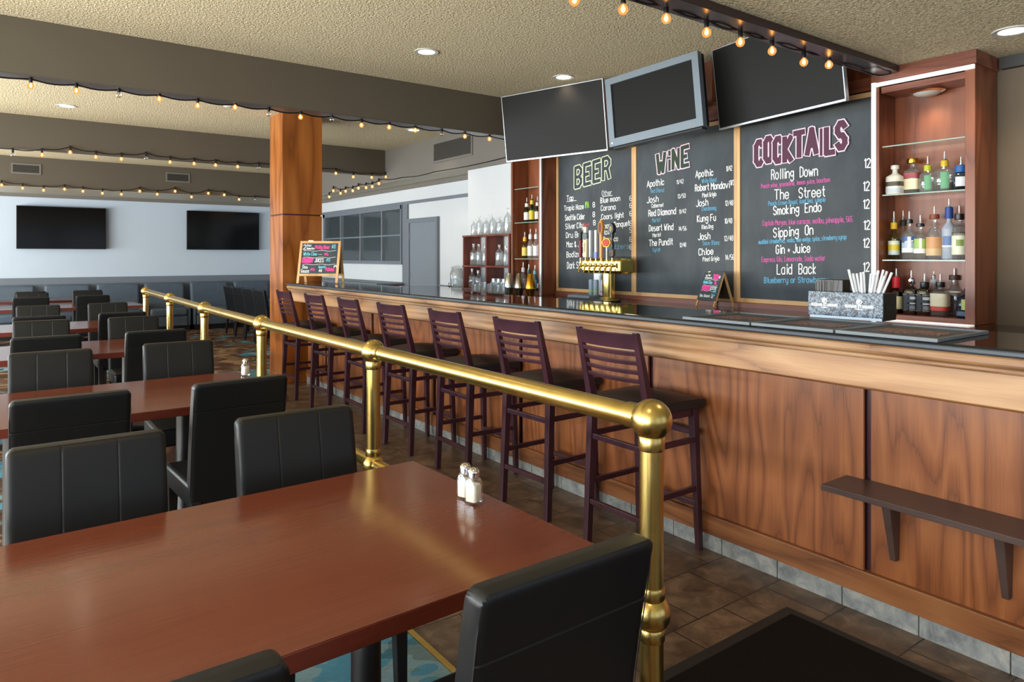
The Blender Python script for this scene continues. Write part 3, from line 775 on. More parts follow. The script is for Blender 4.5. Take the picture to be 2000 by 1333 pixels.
# ------------------------------------------------------------------ televisions
def tv(name, label, ctr, yaw, tilt, roll, wd, asp, kind, group, mount=0.3):
    p = thing(name, label, 'television', ctr, group=group)
    n = Vector((-math.cos(yaw) * math.cos(tilt), -math.sin(yaw) * math.cos(tilt), -math.sin(tilt)))
    r = Vector((math.sin(yaw), -math.cos(yaw), 0)); u = r.cross(-n).normalized()
    r2 = r * math.cos(roll) + u * math.sin(roll); u2 = -r * math.sin(roll) + u * math.cos(roll)
    p.rotation_euler = Matrix((r2, -n, u2)).transposed().to_euler()
    w2, h2 = wd / 2, wd / asp / 2
    if kind == 'silver':
        MB().box((-w2 + 0.006, -0.002, -h2 + 0.012), (w2 - 0.006, 0.006, h2 - 0.006)).build('screen', M['screen'], p)
        f = MB().box((-w2, -0.006, -h2), (w2, 0.03, -h2 + 0.014)).box((-w2, -0.004, h2 - 0.006), (w2, 0.03, h2)).box((-w2, -0.004, -h2 + 0.014), (-w2 + 0.007, 0.03, h2 - 0.006)).box((w2 - 0.007, -0.004, -h2 + 0.014), (w2, 0.03, h2 - 0.006))
        f.build('bezel', M['silver_bezel'], p)
        MB().box((-w2 + 0.01, 0.006, -h2 + 0.02), (w2 - 0.01, 0.04, h2 - 0.02)).build('rear_housing', M['black_plastic'], p, bevel=0.01)
        MB().box((-0.02, -0.0075, -h2 + 0.003), (0.02, -0.006, -h2 + 0.010)).build('badge', M['alu'], p)
    elif kind == 'grey':
        b = 0.055
        MB().box((-w2 + b, 0.004, -h2 + b), (w2 - b, 0.012, h2 - b)).build('screen', M['screen'], p)
        f = MB()
        for A, B_ in (((-w2, -h2), (w2, -h2 + b + 0.012)), ((-w2, h2 - b), (w2, h2)), ((-w2, -h2 + b + 0.012), (-w2 + b, h2 - b)), ((w2 - b, -h2 + b + 0.012), (w2, h2 - b))):
            f.box((A[0], -0.01, A[1]), (B_[0], 0.05, B_[1]))
        f.build('bezel', M['grey_bezel'], p)
        MB().box((-w2 + 0.004, 0.05, -h2 + 0.004), (w2 - 0.004, 0.1, h2 - 0.004)).build('rear_housing', M['black_plastic'], p, bevel=0.006)
        MB().box((-w2 + 0.02, 0.01, -h2 - 0.022), (w2 - 0.02, 0.09, -h2)).build('speaker_strip', M['black_plastic'], p, bevel=0.004)
        MB().cyl((-w2 + 0.03, -0.012, -h2 + 0.03), (-w2 + 0.03, -0.009, -h2 + 0.03), 0.008).build('power_light', M['alu'], p)
    else:
        MB().box((-w2 + 0.012, -0.001, -h2 + 0.016), (w2 - 0.012, 0.006, h2 - 0.012)).build('screen', M['screen_gloss'], p)
        f = MB().box((-w2, -0.004, -h2), (w2, 0.05, -h2 + 0.016)).box((-w2, -0.004, h2 - 0.012), (w2, 0.05, h2)).box((-w2, -0.004, -h2 + 0.016), (-w2 + 0.012, 0.05, h2 - 0.012)).box((w2 - 0.012, -0.004, -h2 + 0.016), (w2, 0.05, h2 - 0.012))
        f.build('bezel', M['black_plastic'], p)
        MB().box((-w2 + 0.02, 0.006, -h2 + 0.02), (w2 - 0.02, 0.05, h2 - 0.02)).build('rear_housing', M['black_plastic'], p)
    MB().box((-0.15, 0.04, -0.12), (0.15, 0.1, 0.12)).cyl((0, 0.08, 0), (0, mount, 0.06), 0.03).build('mount', M['black_metal'], p)
    return p


TG = 'televisions above the chalkboards'
tv('television', 'left television with thin silver bezel above the BEER board', (4.32, 5.212, 2.8), 0.329, 0.121, 0.019, 1.15, 1.74, 'silver', TG, 0.7)
tv('television', 'middle television with wide grey bezel above the WINE board', (4.271, 3.884, 2.76), 0.173, 0.007, 0.084, 0.88, 1.5, 'grey', TG, 0.73)
tv('television', 'right television with thin silver bezel above the COCKTAILS board', (4.52, 2.945, 2.83), -0.105, 0.113, 0.02, 1.1, 1.74, 'silver', TG, 0.48)
FG = 'televisions on the far wall'
tv('television', 'black television on the far wall, left of the two', (0.97, YF - 0.13, 2.045), PI / 2, 0, 0, 1.45, 1.79, 'black', FG, 0.13)
tv('television', 'black television on the far wall beside the oak column', (3.92, YF - 0.13, 2.055), PI / 2, 0, 0, 1.49, 1.8, 'black', FG, 0.13)
st('trim_12', MB().box((4.7, 3.3, 2.76), (4.985, 3.62, ZC)), M['red_oak'], 'red wood post between the middle and right bar televisions', 'trim')

# ------------------------------------------------------------------ the bar
Y0, Y1 = -0.6, 8.06
p = thing('bar_counter', 'long oak panelled bar front with blue grey tile skirting', 'bar', (2.93, 0, 0))
tb = MB()
y = Y0
k = 0
while y < Y1 - 0.05:
    y2 = min(y + 0.31, Y1)
    MB_ = tb.box((-0.012, y + 0.002, 0.0), (0.05, y2 - 0.002, 0.08)); y = y2
tb.build('tile_skirting', M['tile_base'], p, bevel=0.002)
MB().box((-0.006, Y0, 0), (0.05, Y1, 0.082)).build('skirting_grout', M['grout'], p)
MB().box((-0.02, Y0, 0.082), (0.06, Y1, 0.18)).build('bottom_rail', M['oak_rail'], p, bevel=0.004)
gr = [Y0, 0.25, 1.465, 2.669, 3.87, 5.07, 6.27, 7.47, Y1]
for a, b in zip(gr, gr[1:]):
    MB().box((0.0, a + 0.012, 0.18), (0.06, b - 0.012, 0.97)).build('panel', M['oak_v'], p, bevel=0.003)
for g in gr[1:-1]:
    MB().box((-0.012, g + 0.012, 0.18), (0.05, g + 0.10, 0.965)).build('stile', M['oak_v'], p, bevel=0.003)
    MB().box((0.012, g - 0.013, 0.18), (0.04, g + 0.013, 0.965)).build('groove', M['espresso'], p)
MB().box((-0.035, Y0, 0.945), (0.06, Y1, 0.985)).build('cove_moulding', M['oak_rail'], p, bevel=0.012, seg=3)
MB().box((-0.205, Y0, 0.985), (0.06, Y1, 1.105)).build('fascia', M['oak_h'], p, bevel=0.004)
MB().box((-0.235, Y0, 1.105), (0.06, Y1, 1.125)).build('lower_moulding', M['oak_h'], p, bevel=0.008, seg=3)
MB().box((-0.252, Y0, 1.125), (0.06, Y1, 1.165)).build('edge_moulding', M['oak_h'], p, bevel=0.014, seg=3)
MB().box((0.05, Y0, 0.0), (0.3, Y1, 1.164)).build('carcass', M['oak_v'], p)
p = thing('granite_worktop', 'long polished black granite worktop of the bar', 'worktop', (2.93, 0, 1.166))
MB().box((-0.248, Y0, 0.001), (0.35, Y1, 0.027)).build('slab', M['counter'], p, bevel=0.003)
MB().box((-0.258, Y0, 0.0), (-0.246, Y1, 0.021)).build('edge_band', M['counter_edge'], p, bevel=0.006, seg=3)
# shelf on the bar front
p = thing('wall_shelf', 'dark walnut drop shelf mounted low on the bar front', 'shelf', (2.93, 1.55, 0.54))
MB().box((-0.215, -0.95, 0), (0.0, 0.0, 0.024)).build('shelf_board', M['dark_laminate'], p, bevel=0.002)
for yy in (-0.2, -0.59):
    MB().hexa([(-0.10, yy - 0.018, -0.004), (0, yy - 0.018, -0.004), (0, yy + 0.018, -0.004), (-0.10, yy + 0.018, -0.004),
               (-0.03, yy - 0.012, -0.27), (0, yy - 0.012, -0.27), (0, yy + 0.012, -0.27), (-0.03, yy + 0.012, -0.27)]).build('bracket', M['dark_laminate'], p, bevel=0.003)

# back counter
ZB = 1.08
p = thing('back_counter', 'dark polished counter along the back bar wall', 'worktop', (4.66, 0, 0))
mb = MB(); pts = []
ye = 8.55
for k in range(13): a = PI * k / 12; pts.append((0.29 * math.cos(a), ye + 0.29 * math.sin(a)))
lo = [mb.bm.verts.new((x_, y_, ZB - 0.04)) for x_, y_ in [(-0.29, 0.9), (0.29, 0.9)] + pts]
hi = [mb.bm.verts.new((x_, y_, ZB)) for x_, y_ in [(-0.29, 0.9), (0.29, 0.9)] + pts]
nn = len(lo)
mb.face(list(reversed(lo))); mb.face(hi)
for k in range(nn): mb.face((lo[k], lo[(k + 1) % nn], hi[(k + 1) % nn], hi[k]))
mb.build('counter_slab', M['back_counter'], p, bevel=0.004)
MB().box((-0.25, 0.9, 0.1), (0.29, 7.2, ZB - 0.04)).build('base_cabinet', M['red_oak'], p)


# liquor cabinets
def liquor_cabinet(label, ya, yb, led_low):
    """open cabinet ya (right end) .. yb (left end)"""
    p = thing('liquor_cabinet', label, 'cabinet', (4.75, (ya + yb) / 2, ZB), group='liquor cabinets')
    h = (yb - ya) / 2; top = 2.75 - ZB if led_low else 3.1 - ZB; D = 0.32 if led_low else 0.24
    fw = 0.055
    z0 = 0.035
    MB().box((0.0, -h, 0), (D, -h + 0.04, top)).build('side_panel', M['red_oak'], p, bevel=0.003)
    MB().box((0.0, h - 0.02, 0), (D, h, top)).build('side_panel', M['red_oak'], p, bevel=0.003)
    MB().box((D - 0.03, -h + 0.04, 0), (D, h - 0.04, top)).build('back_panel', M['oak_back'] if led_low else M['red_oak'], p)
    MB().box((0.01, -h + 0.04, 0), (D - 0.03, h - 0.04, z0)).build('bottom_board', M['red_oak_h'], p)
    if led_low:
        MB().box((0.0, -h + 0.04, top - 0.16), (D - 0.03, h - 0.04, top - 0.12)).build('top_board', M['red_oak_h'], p)
        MB().box((-0.02, -h - 0.01, top - 0.085), (D, h + 0.02, top)).build('crown', M['red_oak_h'], p, bevel=0.003)
        MB().box((D - 0.05, -h + 0.04, top - 0.26), (D - 0.03, h - 0.04, top - 0.16)).build('back_rail', M['red_oak_h'], p)
    MB().box((-0.012, -h, 0), (0.006, -h + fw, top - 0.085)).build('face_stile', M['red_oak_h'] if False else M['red_oak'], p, bevel=0.002)
    MB().box((-0.012, h - 0.03, 0), (0.006, h, top - 0.085)).build('face_stile', M['red_oak'], p, bevel=0.002)
    MB().box((-0.01, -h + fw, 0.0), (0.006, h - 0.03, z0)).build('face_rail', M['red_oak_h'], p)
    e = h if led_low else -h
    MB().box((-0.026, e - 0.012, -0.0), (-0.012, e + 0.014, top - 0.085)).build('light_channel', M['led'] if led_low else M['alu'], p)
    if led_low:
        MB().box((-0.026, -h, top - 0.115), (-0.012, h, top - 0.09)).build('light_channel', M['led'], p)
    zs = (1.912, 1.478, 2.236) if led_low else (1.885, 1.475, 2.27)
    for z in zs:
        MB().box((0.01, -h + 0.041, z - ZB - 0.008), (D - 0.031, h - 0.041, z - ZB)).build('glass_shelf', M['glass_shelf'], p)
        o = MB().box((0.008, -h + 0.042, z - ZB - 0.0075), (0.0098, h - 0.042, z - ZB - 0.0005)).build('shelf_edge', plain('glass_edge', lin(150, 176, 166), 0.15), p)
    return p


LC = liquor_cabinet('tall red oak liquor cabinet right of the COCKTAILS board', 1.725, 2.325, True)
MB().box((-0.1, -0.3, 0.001), (-0.02, 0.3, 0.006)).build('light_channel', M['led'], LC)
o = MB().lathe([(0.10, 0), (0.105, -0.012), (0.085, -0.022)], (0.13, 0.03, 2.75 - ZB - 0.161), 28).build('puck_light', M['chrome'], LC, True)
MB().lathe([(0.084, -0.02), (0.06, -0.035), (0.001, -0.042)], (0.13, 0.03, 2.75 - ZB - 0.161), 28).build('lens', M['frosted'], o, True)
l = bpy.data.lights.new('puck_lamp', 'SPOT'); l.energy = 5; l.color = (1.0, 0.9, 0.8); l.spot_size = R(150); l.spot_blend = 0.8; l.shadow_soft_size = 0.06
lo_ = bpy.data.objects.new('puck_lamp', l); lo_.parent = LC; lo_.location = (0.13, 0.03, 2.75 - ZB - 0.22); COL.objects.link(lo_)
RC = liquor_cabinet('narrow red oak liquor cabinet left of the BEER board', 5.9, 6.46, False)

# ------------------------------------------------------------------ bottles
A0, A1 = R(120), R(285)          # labels wrap the side turned to the room


def bottle(label, x, y, z, H, r, hb, hs, rn, glassm, lab=None, cap=None, pour=True, liquid=None, sq=0.0, group=None, capm=None, name='liquor_bottle', stopper=False):
    """H total glass height, hb body height, hs shoulder end, rn neck radius; lab = [(z0,z1,material)...]"""
    p = thing(name, label, 'bottle', (x, y, z), group=group)
    rr = r * (1.12 if sq else 1)
    prof = [(r * 0.9, 0.0), (r, 0.006), (r, hb), (r * 0.93, hb + (hs - hb) * 0.25), (r * 0.62, hb + (hs - hb) * 0.65), (rn * 1.15, hs), (rn, hs + 0.008), (rn, H - 0.012), (rn * 1.2, H - 0.01), (rn * 1.2, H)]
    s_ = [sq, sq, sq, sq * 0.8, sq * 0.3, 0, 0, 0, 0, 0]
    MB().lathe(prof, n=24, sq=s_).build('glass', glassm, p, True)
    if liquid:
        lv, lm = liquid
        MB().lathe([(r * 0.86, 0.008), (r * 0.92, 0.012), (r * 0.92, lv)], n=20, sq=[sq] * 3).build('liquor', lm, p, True)
    for q in (lab or []):
        MB().arc(r * 1.012 + 0.0004, q[0], q[1], A0 if len(q) < 4 else q[3], A1 if len(q) < 4 else q[4], sq=sq, n=20).build('label', q[2], p, True)
    if cap:
        z0, z1, k = cap
        MB().lathe([(rn * 1.35 * k, z0), (rn * 1.4 * k, z0 + 0.003), (rn * 1.35 * k, z1 - 0.002), (rn * 1.2 * k, z1)], n=16).build('stopper' if stopper else 'neck_wrap', capm, p, True)
    if pour:
        q = MB().lathe([(rn * 0.8, 0), (rn * 0.8, 0.004), (0.006, 0.009), (0.0055, 0.02), (0.0045, 0.05), (0.004, 0.055)], (0, 0, H), 10)
        q.build('pourer', M['alu'], p, True)
        MB().lathe([(rn * 1.0, H - 0.001), (rn * 1.02, H + 0.003)], n=12).build('pourer_collar', M['black_plastic'], p, True)
    return p


GT = 'bottles on the top glass shelf of the right liquor cabinet'; GM = 'bottles on the middle glass shelf of the right liquor cabinet'; GB = 'bottles on the bottom board of the right liquor cabinet'


def bx(px, x=4.88): return onX(px, 400, x).y


Z1, Z2, Z3 = 1.914, 1.48, ZB + 0.037
bottle('cream white ceramic bottle at the left end of the top glass shelf', 4.84, onX(1748, 400, 4.84).y, Z1, 0.195, 0.049, 0.115, 0.142, 0.016, M['ceramic'], [(0.055, 0.085, colm(72, 66, 44)), (0.012, 0.04, colm(190, 200, 206))], (0.17, 0.197, 1.15), False, None, 0.3, GT, M['ceramic'])
bottle('clear square bottle with gold cap and red label on the top glass shelf', 4.9, bx(1780), Z1, 0.215, 0.046, 0.15, 0.178, 0.017, M['b_clear'], [(0.105, 0.14, colm(158, 70, 74)), (0.03, 0.1, colm(228, 214, 180))], (0.205, 0.238, 1.5), False, (0.12, M['g_lime']), 0.6, GT, M['gold'], stopper=True)
for k, (px, H, r, lq, gm, lb) in enumerate(((1812, 0.185, 0.046, (0.05, M['b_clear']), 'g_lime', 'smaller hand shaped bottle with green label and lime neck on the top glass shelf'), (1845, 0.205, 0.056, (0.06, M['g_amber']), 'g_lime', 'larger green labelled bottle with yellow neck and amber liquor on the top glass shelf'))):
    bottle(lb, 4.88, bx(px), Z1, H, r, H * 0.62, H * 0.82, 0.013, M['b_clear'], [(0.02, H * 0.6, colm(96, 160, 118), R(178), R(224)), (0.012, 0.02, colm(70, 110, 84), R(178), R(224))], (H - 0.045, H - 0.004, 1.25), True, lq, 0.1, GT, colm(186, 190, 40) if k == 0 else colm(212, 176, 40))
bottle('squat pale blue bottle with round white label and blue stopper on the top glass shelf', 4.88, bx(1877), Z1, 0.16, 0.05, 0.09, 0.12, 0.015, M['g_blue'], [(0.025, 0.085, colm(232, 236, 238), R(165), R(240))], (0.115, 0.16, 1.7), True, (0.06, M['g_blue']), 0.0, GT, colm(24, 92, 160))

bottle('yellow necked bottle with yellow label, leftmost on the middle glass shelf', 4.88, bx(1746), Z2, 0.27, 0.035, 0.14, 0.2, 0.012, M['g_lime'], [(0.03, 0.06, colm(206, 220, 214)), (0.06, 0.1, colm(222, 200, 60)), (0.1, 0.125, colm(226, 232, 214))], (0.205, 0.25, 1.25), True, None, 0, GM, colm(226, 178, 30))
bottle('dark necked bottle half hidden behind the blue lettered bottle', 4.98, bx(1764, 4.98), Z2, 0.28, 0.034, 0.15, 0.2, 0.012, M['b_clear'], [(0.06, 0.13, colm(40, 72, 130))], (0.23, 0.27, 1.2), True, None, 0, GM, colm(52, 50, 40))
bottle('clear vodka style bottle with blue and white label on the middle glass shelf', 4.88, bx(1776), Z2, 0.265, 0.044, 0.165, 0.2, 0.014, M['b_clear'], [(0.045, 0.075, colm(232, 236, 238)), (0.075, 0.11, colm(170, 190, 214)), (0.125, 0.152, colm(64, 96, 158)), (0.045, 0.15, colm(224, 228, 232), R(190), R(216))], (0.24, 0.266, 1.15), True, None, 0, GM, M['black_plastic'])
bottle('clear bottle with bright lime green label on the middle glass shelf', 4.87, bx(1799), Z2, 0.235, 0.037, 0.15, 0.18, 0.013, M['b_clear'], [(0.04, 0.07, colm(236, 240, 232)), (0.07, 0.135, colm(156, 192, 96)), (0.06, 0.138, colm(232, 236, 226), R(192), R(216))], (0.215, 0.236, 1.4), True, None, 0, GM, M['black_plastic'])
bottle('tall bottle with orange label and copper collar on the middle glass shelf', 4.88, bx(1825), Z2, 0.29, 0.047, 0.16, 0.215, 0.014, M['b_clear'], [(0.025, 0.07, colm(212, 182, 136)), (0.07, 0.145, colm(206, 152, 104))], (0.262, 0.292, 1.5), True, None, 0, GM, colm(130, 62, 40))
bottle('frosted bottle with blue neck, tallest on the middle glass shelf', 4.9, bx(1851), Z2, 0.335, 0.042, 0.19, 0.24, 0.013, M['g_frost'], [(0.09, 0.15, colm(96, 122, 170), R(150), R(230)), (0.08, 0.09, colm(226, 230, 236))], (0.262, 0.335, 1.3), True, None, 0, GM, colm(30, 66, 140))
bottle('straight bottle with white label and green fruit motif on the middle glass shelf', 4.87, bx(1875), Z2, 0.285, 0.041, 0.2, 0.222, 0.014, M['b_clear'], [(0.03, 0.165, colm(226, 230, 206)), (0.085, 0.125, colm(128, 150, 70), R(175), R(235)), (0.15, 0.17, colm(74, 60, 50))], (0.25, 0.288, 1.4), True, None, 0, GM, M['black_plastic'])
bottle('clear bottle at the right end of the middle glass shelf', 4.95, bx(1897, 4.95), Z2, 0.235, 0.035, 0.18, 0.2, 0.013, M['b_clear'], [(0.03, 0.15, colm(222, 226, 230)), (0.15, 0.17, colm(60, 60, 70))], None, True, None, 0, GM)

bottle('red necked dark whiskey bottle at the left end of the bottom shelf', 4.87, bx(1752), Z3, 0.245, 0.04, 0.14, 0.165, 0.013, M['g_dark'], [(0.03, 0.115, colm(230, 216, 170))], (0.17, 0.245, 1.45), True, None, 0, GB, colm(196, 24, 36))
for k, (px, lb) in enumerate(((1780, 'left of two square dark bottles with black and white label'), (1806, 'right of two square dark bottles with black and white label'))):
    q = bottle(lb, 4.86, bx(px, 4.86), Z3, 0.235 if k == 0 else 0.215, 0.041, 0.155, 0.185, 0.013, M['g_dark'], [(0.025, 0.14, colm(34, 36, 40)), (0.128, 0.134, colm(206, 208, 210)), (0.10, 0.118, colm(190, 192, 196), R(180), R(240)), (0.07, 0.078, colm(206, 208, 210), R(170), R(245)), (0.035, 0.06, colm(110, 116, 124), R(180), R(240)), (0.025, 0.03, colm(206, 208, 210))], (0.2, 0.232, 1.3) if k == 0 else (0.18, 0.215, 1.5), True, None, 0.85, GB, M['chrome'] if k == 0 else M['black_plastic'])
bottle('clear bottle with pale neck band at the back of the bottom shelf', 4.99, bx(1824, 4.99), Z3, 0.255, 0.042, 0.15, 0.19, 0.014, M['b_clear'], None, (0.205, 0.23, 1.2), True, (0.1, M['g_amber']), 0, GB, colm(206, 210, 214))
bottle('wide whiskey bottle with cream label and red band on the bottom shelf', 4.87, bx(1838), Z3, 0.215, 0.052, 0.15, 0.172, 0.014, M['b_clear'], [(0.062, 0.145, colm(226, 216, 186)), (0.036, 0.06, colm(206, 70, 44))], (0.185, 0.218, 1.35), True, (0.135, M['g_amber']), 0.2, GB, M['black_plastic'])
bottle('amber bottle with brown stopper, behind the cream labelled one', 4.97, bx(1864, 4.97), Z3, 0.25, 0.05, 0.14, 0.19, 0.016, M['b_clear'], [(0.15, 0.16, colm(220, 214, 200))], (0.23, 0.262, 1.4), True, (0.13, M['g_amber']), 0.3, GB, colm(70, 40, 30))
bottle('dark bottle with round yellow green label at the right end of the bottom shelf', 4.86, bx(1889, 4.86), Z3, 0.18, 0.05, 0.12, 0.145, 0.014, M['g_navy'], [(0.05, 0.115, colm(196, 206, 110), R(165), R(240)), (0.012, 0.04, colm(90, 110, 140))], None, True, None, 0.3, GB)

# bottles of the left cabinet
GL_ = 'bottles in the left liquor cabinet'
LZ = (1.887, 1.477, ZB + 0.037)
L1 = [(1029, 0.27, 'g_green', (230, 232, 226), 'green bottle with white label, leftmost on the upper shelf of the left cabinet'), (1039, 0.3, 'g_green', (214, 190, 50), 'green bottle with yellow label on the upper shelf of the left cabinet'), (1050, 0.27, 'g_dkgreen', (206, 206, 196), 'dark green bottle with pale label on the upper shelf of the left cabinet'), (1059, 0.29, 'b_clear', (226, 190, 186), 'clear bottle at the right end of the upper shelf of the left cabinet')]
L2 = [(1025, 0.29, 'g_lime', (214, 196, 90), 'yellow necked bottle on the middle shelf of the left cabinet'), (1036, 0.32, 'b_clear', (232, 228, 220), 'clear bottle with cream label on the middle shelf of the left cabinet'), (1047, 0.32, 'b_clear', (226, 230, 236), 'clear bottle with white label on the middle shelf of the left cabinet'), (1057, 0.3, 'b_clear', (236, 214, 206), 'clear bottle with pink label on the middle shelf of the left cabinet')]
L3 = [(1022, 0.3, 'b_clear', (216, 200, 210), 'clear bottle at the left end of the lower shelf of the left cabinet'), (1033, 0.28, 'g_dkgreen', (60, 90, 60), 'dark green bottle on the lower shelf of the left cabinet'), (1045, 0.27, 'g_teal', (120, 176, 190), 'teal blue bottle on the lower shelf of the left cabinet'), (1055, 0.2, 'g_navy', (214, 220, 226), 'navy bottle with white diamond label on the lower shelf of the left cabinet')]
for zz, LL in zip(LZ, (L1, L2, L3)):
    for px, H, gm, lc, lb in LL:
        bottle(lb, 4.86, onX(px, 450, 4.86).y, zz, H - 0.04, 0.034, (H - 0.04) * 0.56, (H - 0.04) * 0.76, 0.013, M[gm], [(0.03, (H - 0.04) * 0.5, colm(*lc))], ((H - 0.04) * 0.78, H - 0.05, 1.2), True, None, 0, GL_, colm(*(lc if zz != LZ[1] or px != 1025 else (230, 180, 40))))

# wall mounted bottle rack with empty clear bottles
XRK = 4.73
p = thing('bottle_rack', 'open mahogany rack holding clear bottles against the white wall', 'rack', (XRK, 6.98, ZB + 0.001))
hy = 0.5; zt = 0.66
for yy in (-hy, -0.03, hy - 0.025):
    MB().box((0.0, yy, 0), (0.255, yy + 0.025, zt)).build('upright', M['mahogany_shelf'], p, bevel=0.002)
for zz in (0.0, 0.285, zt):
    MB().box((-0.006, -hy - 0.005, zz), (0.255, hy + 0.005, zz + 0.022)).build('shelf', M['mahogany_shelf'], p, bevel=0.002)


def clear_bottle(label, px, zz, H, r, x=4.83, neck=0.014, hb=0.62, corked=False, grp='empty clear bottles on the rack'):
    p = thing('clear_bottle', label, 'bottle', (x, onX(px, 480, x).y, zz), group=grp)
    MB().lathe([(r * 0.92, 0), (r, 0.006), (r, H * hb), (r * 0.85, H * (hb + 0.06)), (neck * 1.2, H * (hb + 0.16)), (neck, H * (hb + 0.2)), (neck, H * 0.96), (neck * 1.25, H * 0.965), (neck * 1.25, H)], n=20).build('glass', M['b_clear'], p, True)
    MB().lathe([(r * 0.88, 0.012), (r * 0.9, 0.016), (r * 0.9, H * hb)], n=16, cap=False).build('inner_wall', M['b_clear'], p, True)
    if corked: MB().lathe([(neck * 1.1, H), (neck * 1.2, H + 0.02)], n=12).build('stopper', M['ceramic'], p, True)
    return p


zt0 = ZB + 0.001 + zt + 0.022; zm0 = ZB + 0.001 + 0.285 + 0.022; zl0 = ZB + 0.024
for a in ((926, 0.2, 0.04, 'short clear bottle at the left end of the rack top'), (937, 0.245, 0.04, 'taller clear bottle, second from left on the rack top'), (950, 0.215, 0.042, 'round shouldered clear bottle, third from left on the rack top'), (963, 0.255, 0.042, 'clear bottle, fourth from left on the rack top'), (977, 0.215, 0.05, 'wide clear bottle, fifth from left on the rack top'), (992, 0.31, 0.046, 'tallest clear bottle, beside the left liquor cabinet on the rack top')):
    clear_bottle(a[3], a[0], zt0, a[1], a[2])
for a in ((925, 0.25, 0.048, True, 'stoppered clear bottle at the left of the middle rack shelf'), (935, 0.265, 0.03, False, 'slim long necked clear bottle in the left middle compartment'), (947, 0.24, 0.036, False, 'clear bottle at the right of the left middle compartment'), (975, 0.25, 0.048, False, 'wide clear bottle in the right middle compartment'), (988, 0.215, 0.032, True, 'short stoppered clear bottle in the right middle compartment')):
    clear_bottle(a[4], a[0], zm0, a[1], a[2], corked=a[3])
for a in ((922, 0.22, 0.045, 'clear bottle at the left of the lowest rack compartment'), (934, 0.2, 0.04, 'shorter clear bottle in the lowest rack compartment')):
    clear_bottle(a[3], a[0], zl0, a[1], a[2], corked=True)


# tumblers on the back counter
def tumbler(label, px, x, H, r):
    p = thing('glass_tumbler', label, 'b_clear', (x, onX(px, 560, x).y, ZB + 0.0005), group='tumblers on the back counter')
    MB().lathe([(r * 0.84, 0), (r * 0.86, 0.003), (r, H), (r * 0.95, H), (r * 0.8, 0.014), (0.001, 0.012)], n=20, cap=False).lathe([(0.001, 0.0), (r * 0.84, 0.0)], n=20, cap=False).build('vessel', M['b_clear'], p, True)


for k, (px, x, H) in enumerate(((926, 4.5, 0.085), (935, 4.55, 0.085), (944, 4.5, 0.12), (951, 4.58, 0.09), (957, 4.5, 0.11), (964, 4.56, 0.13), (970, 4.5, 0.09), (977, 4.57, 0.12), (981, 4.45, 0.1))):
    tumbler('%s clear tumbler on the back counter, %s in the row left of the shakers' % (('short', 'tall')[H > 0.1], ('first', 'second', 'third', 'fourth', 'fifth', 'sixth', 'seventh', 'eighth', 'ninth')[k]), px, x, H, 0.036)
for k, px in enumerate((966, 976, 986, 994)):
    x = 4.675; p = thing('stemless_glass', 'large rounded glass behind the tumblers, %s of four' % ('first', 'second', 'third', 'fourth')[k], 'b_clear', (x, onX(px, 560, x).y, ZB + 0.0005), group='rounded glasses behind the tumblers')
    MB().lathe([(0.02, 0), (0.034, 0.012), (0.043, 0.05), (0.042, 0.09), (0.036, 0.16), (0.034, 0.16), (0.04, 0.09), (0.038, 0.02), (0.001, 0.01)], n=20, cap=False).build('vessel', M['b_clear'], p, True)

# cocktail shakers
for lb, px, m in (('bright silver cocktail shaker, leftmost of three', 994, 'steel'), ('smoky silver cocktail shaker between the silver and gold ones', 1014, 'dark_steel'), ('gold cocktail shaker beside the left liquor cabinet', 1036, 'gold')):
    p = thing('cocktail_shaker', lb, 'cocktail shaker', (4.53, onX(px, 560, 4.53).y, ZB + 0.0005), group='cocktail shakers')
    MB().lathe([(0.034, 0), (0.037, 0.004), (0.056, 0.085), (0.057, 0.088)], n=28).build('lower_tin', M[m], p, True)
    MB().lathe([(0.0575, 0.075), (0.0575, 0.09), (0.034, 0.232), (0.031, 0.236)], n=28).build('upper_tin', M[m], p, True)

# beverage dispenser on the rounded end of the back counter
p = thing('drink_dispenser', 'clear glass drink dispenser with metal tap left of the rack', 'drink dispenser', (4.72, onX(893, 540, 4.72).y, ZB + 0.0005))
MB().lathe([(0.075, 0), (0.09, 0.02), (0.092, 0.2), (0.08, 0.235), (0.068, 0.25), (0.068, 0.265), (0.066, 0.265), (0.088, 0.2), (0.086, 0.02), (0.001, 0.008)], n=28, cap=False).build('jar', M['b_clear'], p, True)
MB().lathe([(0.074, 0.262), (0.076, 0.285), (0.03, 0.3), (0.001, 0.302)], n=28).build('lid', M['b_clear'], p, True)
mb = MB().cyl((-0.085, 0, 0.04), (-0.135, 0, 0.04), 0.011).cyl((-0.125, 0, 0.045), (-0.125, 0, 0.012), 0.009).cyl((-0.125, 0, 0.04), (-0.125, 0, 0.072), 0.005).ball((-0.125, 0, 0.076), 0.011, 12)
mb.build('tap', M['chrome'], p, True)

